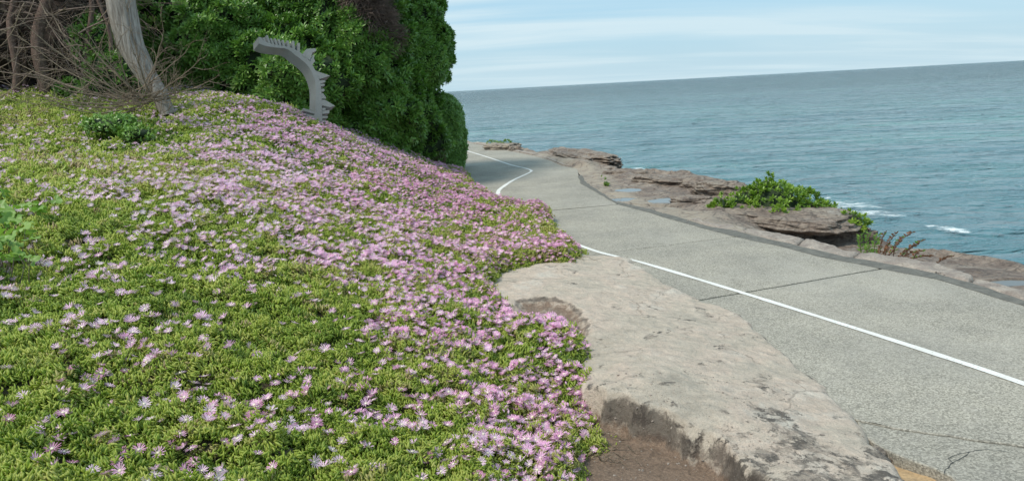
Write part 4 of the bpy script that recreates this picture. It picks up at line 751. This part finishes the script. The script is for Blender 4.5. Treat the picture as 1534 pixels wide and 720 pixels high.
# grey trunk
tr = empty('old_tree', Wd(240, 160, 9.5), label='old tree with a leaning bare grey trunk rising out of the flower bank', cat='tree'); org = np.array(tr.location)
cl_ = [(252,172,.10),(246,158,.105),(237,140,.115),(222,118,.13),(209,94,.15),(197,70,.16),(190,47,.165),(184,20,.17),(181,0,.17),(176,-45,.165),(168,-110,.16),(172,-200,.13)]
P_ = np.array([Wd(a, b, 9.5) for a, b, c in cl_]); PP = smooth_line(np.hstack([P_, np.array([[c[2]] for c in cl_])]), .035); V, Fq = tube(PP[:, :3]-org, PP[:, 3]*.88, 28)
an = np.tile(np.arange(28)/28*2*np.pi, len(PP)); hh = np.repeat(np.arange(len(PP))*.035, 28); cen = np.repeat(PP[:, :3]-org, 28, 0)
fl_ = 1+.22*fbm(np.cos(an)*1.8, np.sin(an)*1.8, hh*1.6, o=3, s=700)+.13*fbm(np.cos(an)*7, np.sin(an)*7, hh*1.4, o=3, s=703); V = cen+(V-cen)*fl_[:, None]
obj('trunk', mkmesh('trunk', V, Fq, M['bark']), tr)
A = Acc(); g = np.random.default_rng(9); top = PP[-1, :3]-org
for i in range(6): d = np.array([g.normal(0, .6), g.normal(0, .6), .8]); branch(A, top-np.array([0, 0, .25*i/2]), d/np.linalg.norm(d), 1.4, .07, 2, g, .25, kids=3, k=6)
obj('limbs', A.mesh('limbs', M['bark']), tr)
# dark low leaves under the twigs
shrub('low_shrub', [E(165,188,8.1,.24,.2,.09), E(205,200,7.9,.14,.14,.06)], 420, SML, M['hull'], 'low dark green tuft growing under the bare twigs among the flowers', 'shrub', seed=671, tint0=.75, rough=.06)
# ------------------------------------------------------------------ steel sculpture: bent bar with fins
def sculpture():
    Y0 = 10.4; s = 1/4.5
    def Q(zx, zy, dd=0.): p = Wd(370+zx*s, 40+zy*s, Y0); return p+dd*depth
    depth = np.array([-.118, .05, -.088])*1.0      # the bar's width runs back to the left, the arm tilting with it
    depth = np.array([-.118, .10, -.080])
    root = empty('sculpture', Q(485, 700), label='tall curved grey steel sculpture with comb like fins rising above the flowers before the hedge', cat='sculpture'); org = Q(485, 700)
    outer_ = [(80,68),(130,104),(200,124),(285,138),(350,168),(388,200),(425,235),(455,285),(482,340),(497,400),(503,480),(505,560),(508,640),(508,740)]
    inner_ = [(82,114),(130,132),(200,142),(272,152),(325,192),(368,224),(402,255),(428,290),(448,335),(462,390),(464,470),(462,560),(460,640),(460,740)]
    o_ = smooth_line(outer_, 8); i_ = smooth_line(inner_, 8); n = 60; o_ = o_[np.linspace(0, len(o_)-1, n).astype(int)]; i_ = i_[np.linspace(0, len(i_)-1, n).astype(int)]
    V = []
    for a, b in zip(o_, i_): V += [Q(*a)-org, Q(*b)-org, Q(*b, 1.)-org, Q(*a, 1.)-org]
    Fq = [(4*i+j, 4*i+(j+1) % 4, 4*i+4+(j+1) % 4, 4*i+4+j) for i in range(n-1) for j in range(4)]+[(3, 2, 1, 0), tuple(4*(n-1)+j for j in range(4))]
    def fix(me):
        bm = bmesh.new(); bm.from_mesh(me); bmesh.ops.recalc_face_normals(bm, faces=bm.faces); bm.to_mesh(me); bm.free(); return me
    body = obj('bar', fix(mkmesh('bar', V, Fq, M['steel'], False)), root)
    def fin_(poly, d0=0., d1=1., name='fin'):
        k = len(poly); V = [Q(*p, d0)-org for p in poly]+[Q(*p, d1)-org for p in poly]; Fq = [tuple(range(k)), tuple(range(2*k-1, k-1, -1))]+[(i, (i+1) % k, k+(i+1) % k, k+i) for i in range(k)]
        obj(name, fix(mkmesh(name, V, Fq, M['steel'], False)), root)
    for bx_, by_, tx, ty in [(112,98,92,76),(128,106,112,78),(156,114,136,62),(180,122,164,82),(206,128,190,84),(228,132,216,90),(254,138,243,94),(286,142,276,98),(318,158,314,100),(350,176,352,114)]:
        fin_([(bx_-5,by_+4),(tx-5,ty-6),(tx+6,ty-3),(bx_+8,by_+8)], .02, .55)
    fin_([(372,196),(402,152),(462,148),(466,166),(440,176),(424,228)], -.03, .7)
    fin_([(424,226),(448,190),(456,196),(452,214),(460,232),(440,258)], .02, .6)
    for pts in [[(452,286),(472,300),(562,330),(492,352),(474,330)], [(484,362),(528,362),(530,372),(492,384)], [(490,386),(524,386),(526,396),(496,402)], [(496,420),(520,418),(526,430),(500,440)], [(498,446),(516,450),(534,476),(534,484),(502,484)], [(500,492),(530,494),(596,534),(560,542),(504,528)], [(506,546),(530,548),(532,560),(506,562)], [(508,566),(556,562),(556,582),(508,588)], [(508,600),(546,602),(546,614),(508,618)], [(508,628),(530,630),(530,642),(508,646)]]: fin_(pts, .02, .7)
    for pts in [[(386,544),(462,566),(462,584),(384,560)], [(356,572),(462,596),(462,616),(350,584)], [(340,602),(462,622),(462,642),(334,614)]]: fin_(pts, .12, .9, 'slat')
sculpture()
# ------------------------------------------------------------------ coastal bush on the rocks
def bush(ells, label, seed, nst, dens_=900, scl=1., tint0=.55):
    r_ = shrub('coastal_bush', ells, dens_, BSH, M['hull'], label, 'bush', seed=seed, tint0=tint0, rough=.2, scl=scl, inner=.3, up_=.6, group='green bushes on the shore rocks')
    A = Acc(); g = np.random.default_rng(seed); e0 = np.array(ells[0]); o_ = np.array(r_.location); base_ = np.array([0, 0, -.06])
    for i in range(nst):
        e = np.array(ells[i % len(ells)]); t_ = e[:3]+g.normal(0, .45, 3)*e[3:6]-o_; s0 = base_+np.array([g.normal(0, .1), g.normal(0, .08), 0])+.35*np.array([t_[0], t_[1], 0]); m_ = s0*.5+t_*.5+np.array([g.normal(0, .05), 0, -.05]); q = np.linspace(0, 1, 7)[:, None]; A.add(*tube((1-q)**2*s0+2*q*(1-q)*m_+q*q*t_, np.linspace(.014, .005, 7), 5))
    obj('stems', A.mesh('stems', M['dbark']), r_)
bush([E(1160,311,9.6,.38,.30,.12), E(1118,311,9.7,.20,.22,.10), E(1202,314,9.6,.26,.24,.11), E(1238,317,9.5,.14,.2,.08), E(1155,303,9.7,.24,.22,.10)], 'broad low bright green bush behind the undercut boulder', 801, 34, 420, .85)
bush([E(1080,308,9.6,.20,.14,.08)], 'small low green bush left of the broad one', 811, 8, 520, .75)
bush([E(1280,333,8.9,.11,.10,.06)], 'little green sprig at the right end of the undercut boulder', 821, 5, 620, .8, .65)
bush([E(908,276,12.4,.07,.06,.035)], 'tiny green tuft growing in a crack by the rock pools', 831, 2, 700, .45)
bush([E(750,216,22.5,.35,.2,.06)], 'low grassy tuft on the farthest rock', 841, 3, 400, .7, .5)
# reddish plant: arching stems set with pairs of small leaves
def small_leaf(name, mt, ln=.03, wd_=.014):
    V = [(0, 0, 0), (ln*.45, wd_/2, .003), (ln*.5, 0, -.001), (ln*.45, -wd_/2, .003), (ln, 0, .002)]; return mkmesh(name, V, [(0, 2, 1), (0, 3, 2), (1, 2, 4), (2, 3, 4)], mt)
LR = small_leaf('leaf', M['redleaf'], .042, .02); LG = small_leaf('leaf', M['bushleaf'], .06, .024)
rp = W(1330, 386, -.22); red = empty('reddish_plant', rp, label='rusty red and green plant with arching leafy stems behind the kerb stones', cat='plant'); g = np.random.default_rng(21)
stems = [(1292,383,1290,352),(1300,384,1302,350),(1310,383,1316,352),(1318,384,1326,348),(1326,384,1342,349),(1338,385,1352,356),(1330,386,1366,348),(1345,388,1384,360),(1352,388,1376,366),(1362,390,1396,384),(1368,389,1382,376),(1402,398,1426,384),(1355,389,1370,378),(1312,386,1300,368),(1322,387,1335,370)]
A = Acc(); LV = Acc(); LGn = Acc()
for i, (bx_, by_, tx, ty) in enumerate(stems):
    b = W(bx_, by_, -.2); t_ = Wd(tx, ty, b[1]+.05*g.normal()); q = np.linspace(0, 1, 9)[:, None]; mid = b*.4+t_*.6+np.array([-.04, 0, .03]); C_ = (1-q)**2*b+2*q*(1-q)*mid+q*q*t_; A.add(*tube(C_-rp, np.linspace(.005, .002, 9), 4))
    L_ = resample(C_, .016)
    for j, p in enumerate(L_[2:]):
        for s_ in (-1, 1):
            d = np.array([s_*g.uniform(.5, 1), g.normal(0, .5), .45+g.normal(0, .2)]); d /= np.linalg.norm(d); sv = np.cross(d, [0, 1, .3]); sv /= np.linalg.norm(sv); ln = g.uniform(.024, .040); wv = .009
            tgt_ = LGn if (i in (0, 1, 2, 13) or g.uniform() < .12) else LV; pp = p-rp; ln *= 1.35 if tgt_ is LGn else 1.; tgt_.add([pp, pp+d*ln*.5+sv*wv, pp+d*ln, pp+d*ln*.5-sv*wv], [(0, 1, 2, 3)])
obj('stems', A.mesh('stems', M['dbark']), red); obj('leaves', LV.mesh('leaves', M['redleaf'], False), red, kind='stuff'); obj('green_leaves', LGn.mesh('green_leaves', M['vine'], False), red, kind='stuff')
# leafy vine at the left edge of the bank: broad lobed leaves
def lobed(seed):
    g = np.random.default_rng(seed); V = [[0, 0, 0]]; n = 15
    for i in range(n): a = -2.5+5.*i/(n-1); r_ = .036*(1+.28*math.cos(a*3.0))*(1+.08*g.normal())*(.9+.2*math.cos(a)); V.append([r_*math.cos(a), r_*math.sin(a), .006*math.sin(i*1.9)+.004*abs(math.sin(a))])
    return mkmesh('leaf', V, [(0, i, i+1) for i in range(1, n)], M['vine'], True)
VL = [lobed(900+i) for i in range(3)]; vb = hit(15, 345); vine = empty('leafy_vine', vb, label='pale green vine with broad lobed leaves at the left edge of the flower bank', cat='plant'); g = np.random.default_rng(31)
A = Acc()
for i in range(95):
    px = -70+g.beta(2, 2.2)*150; py = 300+g.uniform(0, 112)+(px > 45)*0; 
    if px > 30 and py < 310: continue
    h_ = hit(px, py+14); p = h_+np.array([g.normal(0, .03), g.normal(0, .03), .05+g.uniform(0, .09)])-vb; o = obj('leaf', VL[i % 3], vine, loc=p, rot=(g.normal(.5, .35), g.normal(0, .35), g.uniform(0, 6.28))); o.scale = (g.uniform(.75, 1.35),)*3; A.add(*tube([h_-vb-[0, 0, .03], (h_-vb+p)/2+g.normal(0, .01, 3), p], [.003, .002, .0015], 4))
obj('stems', A.mesh('stems', M['twig']), vine)
print('scene done', len(bpy.data.objects), sum(len(m.polygons) for m in bpy.data.meshes))
